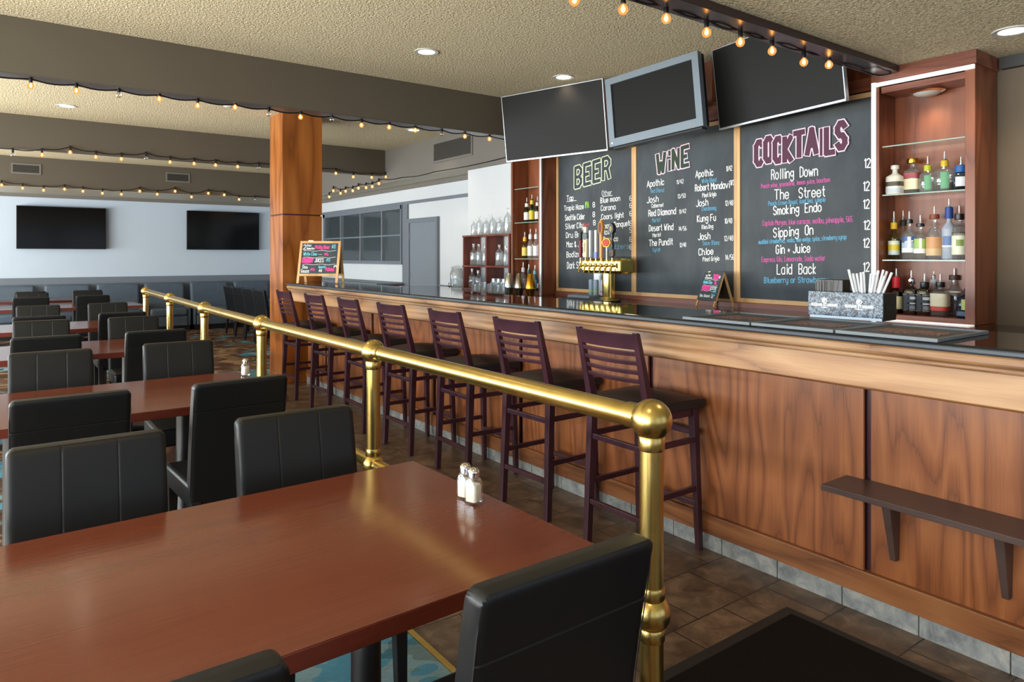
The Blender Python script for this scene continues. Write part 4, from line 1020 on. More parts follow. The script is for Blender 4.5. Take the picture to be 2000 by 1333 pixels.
# ------------------------------------------------------------------ beer tap tower
TX, TY = 4.72, 4.845
p = thing('tap_tower', 'polished brass beer tap tower with a row of tap handles', 'beer tap', (TX, TY, ZB + 0.0005))
MB().lathe([(0.10, 0), (0.10, 0.012), (0.075, 0.022)], n=28).build('flange', M['brass'], p, True)
MB().lathe([(0.062, 0.018), (0.062, 0.27)], n=32).build('pillar', M['bright_brass'], p, True)
MB().box((-0.10, -0.25, 0.255), (0.10, 0.29, 0.4)).build('manifold', M['bright_brass'], p, bevel=0.03, seg=4)
HY_ = [-0.2 + 0.073 * k for k in range(7)]
for k, yy in enumerate(HY_):
    f = MB().cyl((-0.095, yy, 0.33), (-0.115, yy, 0.33), 0.026, 0.022).cyl((-0.112, yy, 0.33), (-0.155, yy, 0.325), 0.011).cyl((-0.148, yy, 0.34), (-0.175, yy, 0.262), 0.010, 0.008).ball((-0.148, yy, 0.335), 0.017, 12).cyl((-0.148, yy, 0.34), (-0.148, yy, 0.405), 0.007)
    f.build('faucet', M['bright_brass'], p, True)


def handle(yy, lb, segs):
    """segs : list of (shape, z0, z1, width, thickness, material); first becomes the grip, others its trim"""
    root = None
    for s_, za, zb_, wd, th, m in segs:
        mb = MB()
        if s_ == 'box': mb.hexa([(-0.148 - th / 2, yy - wd * 0.4, za), (-0.148 + th / 2, yy - wd * 0.4, za), (-0.148 + th / 2, yy + wd * 0.4, za), (-0.148 - th / 2, yy + wd * 0.4, za),
                                 (-0.148 - th / 2, yy - wd / 2, zb_), (-0.148 + th / 2, yy - wd / 2, zb_), (-0.148 + th / 2, yy + wd / 2, zb_), (-0.148 - th / 2, yy + wd / 2, zb_)])
        elif s_ == 'disc': mb.lathe([(wd * 0.44, -th / 2), (wd / 2, -th / 4), (wd / 2, th / 4), (wd * 0.44, th / 2)], (-0.148, yy, (za + zb_) / 2), 24, mat=Matrix.Rotation(PI / 2, 3, 'Y') @ Matrix.Diagonal(((zb_ - za) / wd, 1, 1)))
        elif s_ == 'hex': mb.lathe([(wd / 2, -th / 2), (wd / 2, th / 2)], (-0.148, yy, (za + zb_) / 2), 6, mat=Matrix.Rotation(PI / 2, 3, 'Y') @ Matrix.Diagonal(((zb_ - za) / wd, 1, 1)))
        elif s_ == 'turn': n_ = 8; mb.lathe([(wd / 2 * (0.75 + 0.25 * math.sin(i * 1.9)), za + (zb_ - za) * i / n_) for i in range(n_ + 1)], (-0.148, yy, 0), 16)
        else: mb.lathe([(wd / 2 * 0.8, za), (wd / 2, zb_)], (-0.148, yy, 0), 14)
        o = mb.build('tap_handle' if root is None else 'handle_trim', m, p if root is None else root, True, bevel=0.003 if s_ == 'box' else 0)
        if root is None: root = o; o['label'] = lb


hs = list(reversed(HY_))
handle(hs[0], 'maroon and black tap handle', [('box', 0.41, 0.58, 0.035, 0.025, colm(110, 24, 44)), ('box', 0.58, 0.66, 0.036, 0.026, colm(40, 44, 40))])
handle(hs[1], 'cream tap handle with grey round badge', [('box', 0.41, 0.6, 0.055, 0.025, colm(222, 208, 170)), ('disc', 0.575, 0.655, 0.07, 0.03, colm(96, 110, 116)), ('box', 0.64, 0.71, 0.045, 0.025, colm(214, 206, 196)), ('box', 0.7, 0.715, 0.05, 0.026, colm(150, 96, 50)), ('box', 0.46, 0.55, 0.012, 0.028, colm(120, 100, 70))])
handle(hs[2], 'pale grey tap handle with navy side', [('box', 0.41, 0.67, 0.026, 0.03, colm(206, 206, 214)), ('box', 0.41, 0.66, 0.018, 0.022, colm(40, 50, 90))])
handle(hs[3], 'tapered white and blue tap handle', [('box', 0.4, 0.67, 0.03, 0.02, colm(206, 220, 214)), ('box', 0.4, 0.46, 0.042, 0.024, colm(120, 140, 200))])
handle(hs[4], 'tall orange paddle tap handle with dark top', [('box', 0.4, 0.64, 0.034, 0.024, colm(214, 150, 90)), ('disc', 0.62, 0.76, 0.065, 0.035, colm(206, 140, 50)), ('disc', 0.635, 0.745, 0.045, 0.04, colm(96, 50, 30)), ('box', 0.755, 0.77, 0.02, 0.02, colm(220, 200, 150))])
handle(hs[5], 'white rod tap handle with red and yellow badge', [('rod', 0.4, 0.52, 0.016, 0.016, colm(236, 232, 226)), ('hex', 0.5, 0.595, 0.125, 0.02, colm(226, 176, 30)), ('disc', 0.512, 0.583, 0.095, 0.03, colm(180, 54, 24))])
handle(hs[6], 'ornate black tap handle', [('turn', 0.41, 0.63, 0.04, 0.03, M['black_plastic']), ('disc', 0.62, 0.73, 0.075, 0.04, M['black_plastic']), ('disc', 0.645, 0.705, 0.04, 0.045, colm(150, 130, 90)), ('box', 0.42, 0.48, 0.06, 0.03, colm(84, 66, 50))])
p = thing('drip_tray', 'flat dark drip tray under the tap tower', 'tray', (TX - 0.12, TY + 0.05, ZB + 0.0005))
MB().box((-0.13, -0.33, 0), (-0.0, 0.36, 0.012)).build('tray', M['black_metal'], p, bevel=0.003)
p = thing('can_riser', 'grey slab holding three slim cans by the tap tower', 'riser', (4.66, 5.06, ZB + 0.0005))
MB().box((-0.05, -0.06, 0), (0.2, 0.26, 0.035)).build('slab', colm(120, 134, 150), p, bevel=0.004)
for lb, px, c_ in (('slim grey can with green band, leftmost of three', 1155, (150, 190, 60)), ('slim grey can with green band between the other two', 1164, (170, 190, 90)), ('slim lavender can with pink band, closest to the tap column', 1178, (190, 70, 150))):
    y_ = onX(px, 560, 4.74).y; p = thing('slim_can', lb, 'can', (4.74, y_, ZB + 0.0362), group='slim cans by the tap tower')
    lav = c_[0] == 190
    MB().lathe([(0.022, 0), (0.0265, 0.006), (0.0265, 0.14), (0.022, 0.15), (0.022, 0.153)], n=20).build('can_body', colm(186, 186, 214) if lav else colm(150, 170, 186), p, True)
    MB().arc(0.0268, 0.03, 0.045, A0, A1).build('band', colm(*c_), p, True)
    MB().lathe([(0.0215, 0.1531), (0.001, 0.1531)], n=20, cap=False).build('lid', M['alu'], p, True)
p = thing('small_sign', 'small white card with round dark emblem behind the cans', 'sign', (4.86, 5.1, ZB + 0.0355), -PI / 2)
MB().box((-0.1, -0.002, 0), (0.1, 0.002, 0.24)).build('card', colm(232, 234, 238), p)
MB().cyl((0.045, -0.0021, 0.17), (0.045, -0.004, 0.17), 0.062, n=28).build('emblem_ring', colm(150, 160, 170), p)
MB().cyl((0.05, -0.0041, 0.17), (0.05, -0.0055, 0.17), 0.04, n=24).build('emblem', colm(60, 66, 76), p)


# ------------------------------------------------------------------ folding sandwich boards
def sandwich(label, loc, rz, wd, ht, spread, frame_face, texts, part_labels):
    p = thing('sandwich_board', label, 'sandwich board', loc, rz)
    fr = 0.028 * ht / 0.48
    for sgn in (-1, 1):
        lean = Vector((0, sgn * spread / 2, 0)); U = Vector((-sgn if False else 1, 0, 0)); T = Vector((0, 0, ht)); V = (T - lean).normalized(); N = Vector((0, sgn, 0)) * 1.0
        N = (N - V * N.dot(V)).normalized()
        L = (T - lean).length
        mt = Matrix((U, N, V)).transposed().to_4x4(); mt.translation = lean
        th = 0.008
        nm = 'front_leaf' if sgn < 0 else 'rear_leaf'
        z0 = L * 0.17
        f = MB()
        for a, b in (((-wd / 2, -th, 0), (-wd / 2 + fr, th, L)), ((wd / 2 - fr, -th, 0), (wd / 2, th, L)), ((-wd / 2 + fr, -th, L - fr), (wd / 2 - fr, th, L)), ((-wd / 2 + fr, -th, z0), (wd / 2 - fr, th, z0 + fr))):
            f.box(a, b, mt)
        o = f.build(nm, M['light_frame'], p, bevel=0.002)
        if frame_face and sgn < 0: pan = MB().box((-wd / 2 + 0.002, 0.0085, z0), (wd / 2 - 0.002, 0.012, L - 0.002), mt)
        else: pan = MB().box((-wd / 2 + fr, -0.004, z0 + fr), (wd / 2 - fr, 0.003, L - fr), mt)
        pn = pan.build('slate_panel', M['slate'] if sgn < 0 else colm(70, 54, 40), o)
        if sgn < 0:
            depth = 0.0125 if frame_face else 0.0035
            bd = Board(lean, U, V, N); iw = wd - 2 * fr; ih = L - z0 - 2 * fr; zb_ = z0 + fr
            for tx, u0, u1, v, cap, col, wl in texts:
                bd.text(tx, (-iw / 2 + u0 * iw, zb_ + v * ih), (-iw / 2 + u1 * iw, zb_ + v * ih), cap * ih, col, wl * ht, off=depth)
            for v in (0.75, 0.53, 0.3):
                bd.line([(-iw / 2 + iw * (0.05 + 0.9 * q / 10), zb_ + ih * (v + 0.015 * math.sin(q * 1.4))) for q in range(11)], 'white', 0.004 * ht / 0.48, off=depth)
            for col, m_ in bd.m.items():
                q = m_.build('lettering', CH[col], o); q['label'] = part_labels + ' in ' + {'hotpink': 'bright pink', 'aqua': 'light blue', 'white': 'white'}[col]
    MB().box((-wd * 0.3, -0.012, ht - 0.004), (-wd * 0.18, 0.012, ht + 0.008)).build('hinge', M['brass'], p)
    return p


TXT = [('2', .03, .10, .80, .15, 'white', .016), ('Pint', .13, .24, .89, .07, 'white', .009), ('Domestics', .13, .34, .80, .06, 'white', .009), ('Philly Beer', .36, .76, .82, .11, 'hotpink', .014), ('$8', .82, .92, .83, .13, 'aqua', .012),
       ('White Claw', .05, .42, .60, .1, 'aqua', .012), ('...', .46, .56, .63, .06, 'white', .012), ('$6', .63, .74, .6, .09, 'hotpink', .011),
       ('COWBOY', .03, .33, .37, .13, 'hotpink', .024), ('JUICES', .38, .62, .38, .12, 'white', .012), ('$8', .7, .8, .4, .1, 'aqua', .011),
       ('Dos', .06, .2, .17, .1, 'white', .011), ('Sauza', .02, .24, .04, .1, 'white', .011), ('$6', .28, .4, .1, .09, 'hotpink', .011), ('Aperol', .5, .68, .18, .09, 'aqua', .011), ('$8', .52, .6, .06, .08, 'white', .01), ('Paloma', .7, .93, .09, .12, 'hotpink', .013), ('$9', .92, .99, .2, .08, 'white', .01)]
ZT = 1.1935
sandwich('large sandwich board with pine frame at the far end of the bar top', (2.94, 7.66, ZT + 0.004), R(-36), 0.46, 0.475, 0.32, False, TXT, 'chalk words')
TX2 = [('2', .05, .14, .82, .12, 'white', .02), ('Pint', .2, .35, .9, .07, 'white', .012), ('Domestic', .16, .5, .8, .06, 'white', .012), ('Philly', .55, .88, .89, .09, 'hotpink', .024), ('Beer', .6, .88, .78, .09, 'hotpink', .024), ('$8', .9, .98, .82, .1, 'white', .012),
       ('White Claw', .03, .58, .6, .1, 'aqua', .022), ('6', .72, .8, .66, .07, 'hotpink', .016), ('$6', .72, .86, .58, .07, 'hotpink', .016), ('SOURS', .05, .5, .33, .18, 'hotpink', .04), ('mango', .55, .95, .44, .07, 'white', .014), ('guava', .55, .92, .36, .07, 'white', .014), ('$8', .8, .95, .25, .09, 'aqua', .016), ('Dos Sauza', .05, .65, .06, .1, 'white', .016), ('Taps', .72, .95, .12, .08, 'aqua', .014), ('$5', .76, .88, .03, .07, 'white', .012)]
sandwich('small sandwich board on the back counter between WINE and COCKTAILS boards', (4.79, 3.66, ZB + 0.005), R(-98), 0.215, 0.28, 0.22, True, TX2, 'chalk words')

# ------------------------------------------------------------------ bar mats
t = NT('nibbed_rubber'); v = t.obj(); vo = t.add('ShaderNodeTexVoronoi'); vo.inputs['Scale'].default_value = 110; vo.inputs['Randomness'].default_value = 0.0; t.link(v, vo.inputs['Vector'])
d = t.math('SUBTRACT', 0.6, vo.outputs['Distance'])
M['nibs'] = t.set(t.ramp(d, [(0.1, lin(30, 33, 36)), (0.4, lin(120, 128, 134))]), 0.5); t.bump(d, 1.0, 0.006)
t = NT('printed_rubber_script'); v = t.obj((1, 1, 1)); n = t.noise(v, 60, 4, 0.7, 1.0)
c = t.ramp(n, [(0.0, lin(40, 42, 44)), (0.44, lin(40, 42, 44)), (0.5, lin(150, 62, 42)), (0.535, lin(196, 170, 144)), (0.56, lin(160, 76, 48)), (0.6, lin(40, 40, 42))]); c.node.color_ramp.interpolation = 'CONSTANT'
M['mat_print'] = t.set(c, 0.5); t.bump(n, 0.5, 0.004)
mt0 = thing('bar_mat', 'black rubber bar mat, left of three on the bar top', 'bar mat', (2.905, 2.05, ZT), group='bar mats on the bar top')
MB().box((-0.225, -0.185, 0), (0.225, 0.185, 0.007)).build('mat_base', M['nibs'], mt0, bevel=0.002)
f = MB()
for a, b in (((-0.228, -0.188, 0), (-0.218, 0.188, 0.014)), ((0.218, -0.188, 0), (0.228, 0.188, 0.014)), ((-0.218, -0.188, 0), (0.218, -0.178, 0.014)), ((-0.218, 0.178, 0), (0.218, 0.188, 0.014))): f.box(a, b)
f.build('rim', colm(112, 120, 126), mt0, bevel=0.002)  # black rubber rim painted grey to carry its lit highlight
MB().box((-0.06, -0.125, 0.006), (0.075, 0.125, 0.0085)).build('printed_script', M['mat_print'], mt0)
dup(mt0, 'black rubber bar mat under the front of the bar caddy, middle of three', (2.905, 1.665, ZT))
dup(mt0, 'black rubber bar mat, right of three on the bar top', (2.905, 1.28, ZT))

# bar caddy with straws and stirrers
t = NT('damask_print'); v = t.obj(); n = t.noise(v, 55, 3, 0.5, 2.2)
c = t.ramp(n, [(0.0, lin(44, 54, 66)), (0.5, lin(120, 136, 152))]); c.node.color_ramp.interpolation = 'CONSTANT'
M['damask'] = t.set(c, 0.4)
CX, CY, CZ = 3.16, 1.69, ZT + 0.0145
p = thing('bar_caddy', 'grey damask patterned bar caddy with straws and stirrers', 'caddy', (CX, CY, CZ), R(-86))
hw, dd, ch = 0.172, 0.15, 0.125
f = MB().box((-hw, 0, 0.012), (hw, 0.006, ch)).build('front_panel', M['damask'], p, bevel=0.002)
f = MB().box((-hw, dd - 0.006, 0.012), (hw, dd, ch)).box((-hw, 0.006, 0.012), (-hw + 0.006, dd - 0.006, ch)).box((hw - 0.006, 0.006, 0.0), (hw, dd - 0.006, ch)).box((-hw + 0.006, 0.006, 0.012), (hw - 0.006, dd - 0.006, 0.02)).box((0.02, 0.006, 0.02), (0.026, dd - 0.006, ch))
body = f.build('tray_body', M['black_plastic'], p, bevel=0.002)
MB().box((-hw + 0.01, -0.001, 0.0), (hw - 0.004, 0.03, 0.012)).build('foot_strip', M['silver_bezel'], p)
bd = Board((0, 0, 0), (1, 0, 0), (0, 0, 1), (0, -1, 0))
for u in (-0.092, 0.068):
    bd.text('RUSSIAN STANDARD', (u - 0.062, 0.056), (u + 0.062, 0.056), 0.012, 'white', 0.0028); bd.text('VODKA', (u - 0.016, 0.047), (u + 0.016, 0.047), 0.005, 'white', 0.0014)
    mb = bd.m['white']; ring = [(u + 0.011 * math.cos(a * PI / 10), 0.083 + 0.011 * math.sin(a * PI / 10)) for a in range(21)]
    bd.line(ring, 'white', 0.004); bd.line([(u - 0.006, 0.085), (u + 0.004, 0.089), (u - 0.002, 0.079)], 'white', 0.007)
bd.m['white'].build('lettering', CH['white'], p)['label'] = 'white brand lettering with two round emblems'
bd = Board((hw, 0.01, 0), (0, 1, 0), (0, 0, 1), (1, 0, 0))
bd.text('RUSSIAN STANDARD', (0.015, 0.06), (0.115, 0.06), 0.009, 'slate', 0.002); bd.line([(0.06, 0.075), (0.066, 0.09), (0.072, 0.078)], 'slate', 0.005)
bd.m['slate'].build('lettering', CH['slate'], p)['label'] = 'faint grey side lettering'
Mc = Matrix.Translation((CX, CY, CZ)) @ Matrix.Rotation(R(-86), 4, 'Z')
stk = MB().box((-0.145, 0.03, 0), (-0.02, 0.11, 0.16)).build('napkin_stack', M['black_plastic'], bevel=0.002)
stk.location = Mc @ Vector((0, 0, 0.021)); stk.rotation_euler = (0, 0, R(-86)); tag(stk, 'stack of black cocktail napkins in the bar caddy', 'napkins')
r0 = None
for k in range(9):
    a = Mc @ Vector((-0.14 + 0.009 * k, 0.018 + 0.006 * (k % 2), 0.022)); b = Mc @ Vector((-0.14 + 0.011 * k + random.uniform(-.006, .012), 0.012, 0.178 + random.uniform(-.006, .004)))
    o = MB().cyl((0, 0, 0), b - a, 0.0016, n=6).build('stir_stick', M['black_plastic'] if k % 2 else colm(120, 112, 106), None, True); o.location = a
    tag(o, 'thin stir stick among the row of stir sticks in front of the black napkins', 'stir stick', 'stir sticks in the bar caddy')
for k in range(14):
    u = 0.058 + 0.0042 * k; a = Mc @ Vector((u, 0.03 + 0.012 * (k % 4), 0.022)); b = Mc @ Vector((u + (-0.05 + 0.0095 * k) + random.uniform(-.006, .006), 0.03 + 0.02 * (k % 4) + random.uniform(-.01, .01), 0.215 + random.uniform(-.012, .016)))
    o = MB().cyl((0, 0, 0), b - a, 0.0058, n=10).build('drinking_straw', colm(226, 230, 234, 0.35), None, True); o.location = a
    tag(o, 'clear wrapped straw in the fanned bunch at the right of the bar caddy', 'straw', 'straws in the bar caddy')

# ------------------------------------------------------------------ bar stools
def make_stool(label, loc, rz):
    p = thing('bar_stool', label, 'bar stool', loc, rz, 'bar stools along the bar')
    W = 0.2
    for sx in (-1, 1):
        f = MB().bar((sx * (W + 0.008), 0.205, 0), (sx * W, 0.175, 0.74), 0.034, 0.036, 0.042, 0.045)
        f.hexa([(sx * W - .021, .1525, .74), (sx * W + .021, .1525, .74), (sx * W + .021, .1975, .74), (sx * W - .021, .1975, .74), (sx * W - .016, .258, 1.135), (sx * W + .016, .258, 1.135), (sx * W + .016, .284, 1.14), (sx * W - .016, .284, 1.14)])
        f.build('leg', M['espresso'], p, bevel=0.004)['label'] = 'rear leg rising into a back post'
        MB().bar((sx * (W + 0.006), -0.185, 0), (sx * (W - 0.012), -0.16, 0.73), 0.03, 0.03, 0.042, 0.042).build('leg', M['espresso'], p, bevel=0.004)
        MB().cyl((sx * (W + 0.008), 0.205, 0), (sx * (W + 0.008), 0.205, 0.008), 0.014, n=12).cyl((sx * (W + 0.006), -0.185, 0), (sx * (W + 0.006), -0.185, 0.008), 0.013, n=12).build('glide', M['frosted'], p)
        for zz in (0.32, 0.57): MB().box((sx * W - 0.011, -0.16, zz - 0.014), (sx * W + 0.011, 0.185, zz + 0.014)).build('side_stretcher', M['espresso'], p, bevel=0.003)
    for zz, yy in ((0.22, 0.198), (0.56, 0.184)): MB().box((-W, yy - 0.011, zz - 0.014), (W, yy + 0.011, zz + 0.014)).build('rear_stretcher', M['espresso'], p, bevel=0.003)
    for zz in (0.24, 0.6): MB().box((-W, -0.182, zz - 0.014), (W, -0.158, zz + 0.014)).build('front_stretcher', M['espresso'], p, bevel=0.003)
    MB().box((-W, -0.175, 0.69), (W, 0.185, 0.735)).build('seat_frame', M['espresso'], p, bevel=0.003)
    f = MB(); bmesh.ops.create_cube(f.bm, size=1.0); bmesh.ops.subdivide_edges(f.bm, edges=f.bm.edges[:], cuts=5, use_grid_fill=True)
    for v in f.bm.verts:
        x, y, z = v.co; e = max(abs(x), abs(y)) * 2
        wd = 0.235 - 0.02 * (y + 0.5); dome = (1 - (2 * x) ** 2) * (1 - (2 * y) ** 2)
        v.co = Vector((x * 2 * wd, -0.0 + y * 0.4, 0.733 + (z + 0.5) * 0.045 + (0.03 * dome if z > 0 else 0)))
    f.build('seat', M['seat_black'], p, True, bevel=0.012, seg=3)

    def slat(za, zb_, nm):
        mb = MB(); n = 8; sec = []
        for k in range(n + 1):
            x = -W + 2 * W * k / n; bow = 0.03 * (1 - (x / W) ** 2)
            ring = []
            for z in (za, zb_):
                yb = 0.175 + (z - 0.74) * (0.271 - 0.175) / 0.4 + bow
                ring += [Vector((x, yb - 0.008, z)), Vector((x, yb + 0.008, z))]
            sec.append([mb.bm.verts.new(q) for q in (ring[0], ring[1], ring[3], ring[2])])
        for A, B_ in zip(sec, sec[1:]):
            for k in range(4): mb.face((A[k], A[(k + 1) % 4], B_[(k + 1) % 4], B_[k]))
        mb.face(sec[0]); mb.face(list(reversed(sec[-1])))
        mb.build(nm, M['espresso'], p, True, bevel=0.003)
    slat(1.055, 1.13, 'top_rail')
    for zz in (0.887, 0.931, 0.977, 1.022): slat(zz, zz + 0.022, 'back_slat')
    return p


names = ['nearest the brass end post', 'second from the brass end post', 'third from the brass end post', 'middle one of the row of seven', 'third from the oak column', 'second from the oak column', 'beside the oak column']
SY = (2.50, 3.26, 4.06, 4.88, 5.69, 6.51, 7.38)
s0 = None
for nm, yy, wob in zip(names, SY, (0, 1.5, -2, 1, -1, 2, 0)):
    lb = 'espresso slat back bar stool with black seat, ' + nm
    if s0 is None: s0 = make_stool(lb, (2.69, yy, 0), PI / 2)
    else: dup(s0, lb, (2.69, yy, 0), PI / 2 + R(wob))

# ------------------------------------------------------------------ brass railing
p = thing('brass_railing', 'long polished brass railing with ball joints between tables and bar', 'railing', (1.31, 0, 0))
PY = [1.207, 2.787, 4.365, 5.93, 7.54, 9.2]; ZR, ZF = 1.087, 0.6
RX = [0.016, -0.006, -0.012, 0.006, 0.042, 0.08]
for k, (a, b) in enumerate(zip(PY, PY[1:])):
    MB().cyl((RX[k], a, ZR), (RX[k + 1], b, ZR), 0.030, n=28).build('top_rail', M['brass'], p, True)
    MB().cyl((RX[k], a, ZF), (RX[k + 1], b, ZF), 0.027, n=24).build('foot_rail', M['brass'], p, True)
for k, (x, y) in enumerate(zip(RX, PY)):
    MB().lathe([(0.030, 0.01), (0.030, ZR)], (x, y, 0), 28).build('post', M['brass'], p, True)
    MB().lathe([(0.06, 0), (0.06, 0.008), (0.038, 0.022), (0.031, 0.05)], (x, y, 0), 28).build('floor_flange', M['brass'], p, True)
    MB().ball((x, y, ZR), 0.052, 32).build('ball_joint', M['brass'], p, True)
    MB().ball((x, y, ZF), 0.048, 28).build('ball_joint', M['brass'], p, True)
    for z0_, z1_ in ((ZR - 0.076, ZR - 0.04), (ZF + 0.036, ZF + 0.068), (ZF - 0.068, ZF - 0.036)): MB().lathe([(0.0318, z0_), (0.0335, z0_ + 0.003), (0.0335, z1_ - 0.003), (0.0318, z1_)], (x, y, 0), 28).build('collar', M['brass'], p, True)
    for s_, on in ((1, k < 5), (-1, k > 0)):
        if on: MB().cyl((x, y + s_ * 0.04, ZR), (x, y + s_ * 0.08, ZR), 0.0335, 0.0325, 28).build('collar', M['brass'], p, True)

# ------------------------------------------------------------------ dining tables
def make_table(label, loc, rz, L, D):
    p = thing('dining_table', label, 'dining table', loc, rz, 'cherry dining tables')
    MB().box((-L / 2, -D / 2, 0.708), (L / 2, D / 2, 0.7485)).build('edge_banding', M['table_edge'], p, bevel=0.002)
    MB().box((-L / 2 + 0.001, -D / 2 + 0.001, 0.7486), (L / 2 - 0.001, D / 2 - 0.001, 0.75)).build('tabletop', M['table'], p)
    for x in (-L / 2 + 0.42, L / 2 - 0.42):
        q = MB().lathe([(0.055, 0.03), (0.042, 0.05), (0.04, 0.69)], (x, 0, 0), 20).build('pedestal', M['black_metal'], p, True)
        f = MB().bar((x - 0.27, 0, 0.02), (x, 0, 0.035), 0.03, 0.05, 0.04, 0.06).bar((x + 0.27, 0, 0.02), (x, 0, 0.035), 0.03, 0.05, 0.04, 0.06).box((x - 0.025, -0.27, 0.004), (x + 0.025, 0.27, 0.038))
        f.build('foot_cross', M['black_metal'], q, bevel=0.004)
        MB().box((x - 0.14, -0.14, 0.69), (x + 0.14, 0.14, 0.708)).build('mounting_plate', M['black_metal'], q)
    return p


TB = [((0.405, 1.775), 0.94, 1.66, R(1.8)), ((0.44, 4.22), 0.96, 1.62, R(1.0)), ((0.48, 6.68), 0.98, 1.62, R(1.0)), ((0.53, 8.93), 0.98, 1.62, R(1.0)), ((0.8, 12.45), 0.95, 1.95, 0), ((0.7, 14.45), 0.75, 1.75, 0)]
nth = ['nearest to the viewer', 'second from the viewer', 'third from the viewer', 'fourth from the viewer', 'fifth from the viewer', 'last before the booth seats']
for (c_, D, L, rz), nm in zip(TB, nth): make_table('cherry laminate dining table, ' + nm, (c_[0], c_[1], 0), rz, L, D)

# ------------------------------------------------------------------ dining chairs
def slab_back(w2, z0, z1, y0, th, rake, seams_front, seam_back, r=0.024):
    """upholstered back with rounded edges and pulled-in seams, leaning back by rake over its height"""
    f = MB(); e = [0, 0.0015, 0.005, 0.011, 0.017, r]
    xs = [-w2 + q for q in e] + [w2 - q for q in e]; zs = [z0 + q for q in e] + [z1 - q for q in e]
    for q in seams_front: xs += [q - 0.007, q - 0.0035, q, q + 0.0035, q + 0.007]
    for q in seam_back: zs += [q - 0.006, q - 0.003, q, q + 0.003, q + 0.006]
    zs += [z0 + (z1 - z0) * k / 6 for k in range(1, 6)]
    xs = sorted(set(xs)); zs = sorted(set(zs)); nx, nz = len(xs), len(zs); g = {}
    arc = lambda d: 1.0 if d >= r else math.sqrt(max(0.0, 1 - (1 - d / r) ** 2))
    for i, x in enumerate(xs):
        for j, z in enumerate(zs):
            dx, dz = w2 - abs(x), min(z - z0, z1 - z)
            cx_, cz_ = max(0, r - dx), max(0, r - dz)
            d = max(0.0, r - math.hypot(cx_, cz_)); a_ = arc(d); t_ = (z - z0) / (z1 - z0)
            ym = y0 + th / 2 + rake * t_ - 0.012 * math.sin(PI * t_)
            xx, zz = x, z
            if cx_ and cz_ and math.hypot(cx_, cz_) > r:      # pull the corner onto its rounding
                k_ = r / math.hypot(cx_, cz_); xx = math.copysign(w2 - r + cx_ * k_, x); zz = (z1 - r + cz_ * k_) if z > (z0 + z1) / 2 else (z0 + r - cz_ * k_)
            for side in (0, 1):
                if a_ == 0.0 and side == 1: g[1, i, j] = g[0, i, j]; continue
                y = ym + (side - 0.5) * th * (0.66 + 0.34 * a_ if d > 0 else 0)
                if side == 0 and any(abs(x - q) < 1e-6 for q in seams_front) and t_ > 0.05: y += 0.0016
                if side == 1 and any(abs(z - q) < 1e-6 for q in seam_back): y -= 0.003
                g[side, i, j] = f.bm.verts.new((xx, y, zz))
    for i in range(nx - 1):
        for j in range(nz - 1):
            for side in (0, 1):
                q = [g[side, i, j], g[side, i + 1, j], g[side, i + 1, j + 1], g[side, i, j + 1]]
                if side: q.reverse()
                if len(set(q)) == 4:
                    try: f.face(q)
                    except ValueError: pass
    return f


def make_chair(label, loc, rz, group):
    p = thing('dining_chair', label, 'dining chair', loc, rz, group)
    f = MB(); bmesh.ops.create_cube(f.bm, size=1.0); bmesh.ops.subdivide_edges(f.bm, edges=f.bm.edges[:], cuts=3, use_grid_fill=True)
    for v in f.bm.verts:
        x, y, z = v.co; dome = (1 - (2 * x) ** 2) * (1 - (2 * y) ** 2)
        v.co = Vector((x * 0.43, -0.005 + y * 0.43, 0.41 + z * 0.11 + (0.012 * dome if z > 0.3 else 0)))
    f.build('seat', M['leather'], p, True, bevel=0.018, seg=3)
    slab_back(0.213, 0.34, 0.93, 0.16, 0.062, 0.088, (-0.075, 0.075), (0.80,)).build('backrest', M['leather'], p, True)
    f = MB()
    for s_ in (-1, 1):
        f.tube([(s_ * 0.2115, 0.222, 0.40), (s_ * 0.2115, 0.253, 0.65), (s_ * 0.2115, 0.288, 0.85), (s_ * 0.2085, 0.295, 0.9)], 0.0014, 5)
    f.build('seam_stitching', M['thread'], p, True)
    for sx in (-1, 1):
        MB().bar((sx * 0.19, -0.19, 0), (sx * 0.185, -0.185, 0.38), 0.032, 0.032, 0.044, 0.044).build('leg', M['black_wood'], p, bevel=0.003)
        MB().bar((sx * 0.19, 0.25, 0), (sx * 0.185, 0.21, 0.38), 0.032, 0.032, 0.044, 0.044).build('leg', M['black_wood'], p, bevel=0.003)
    return p


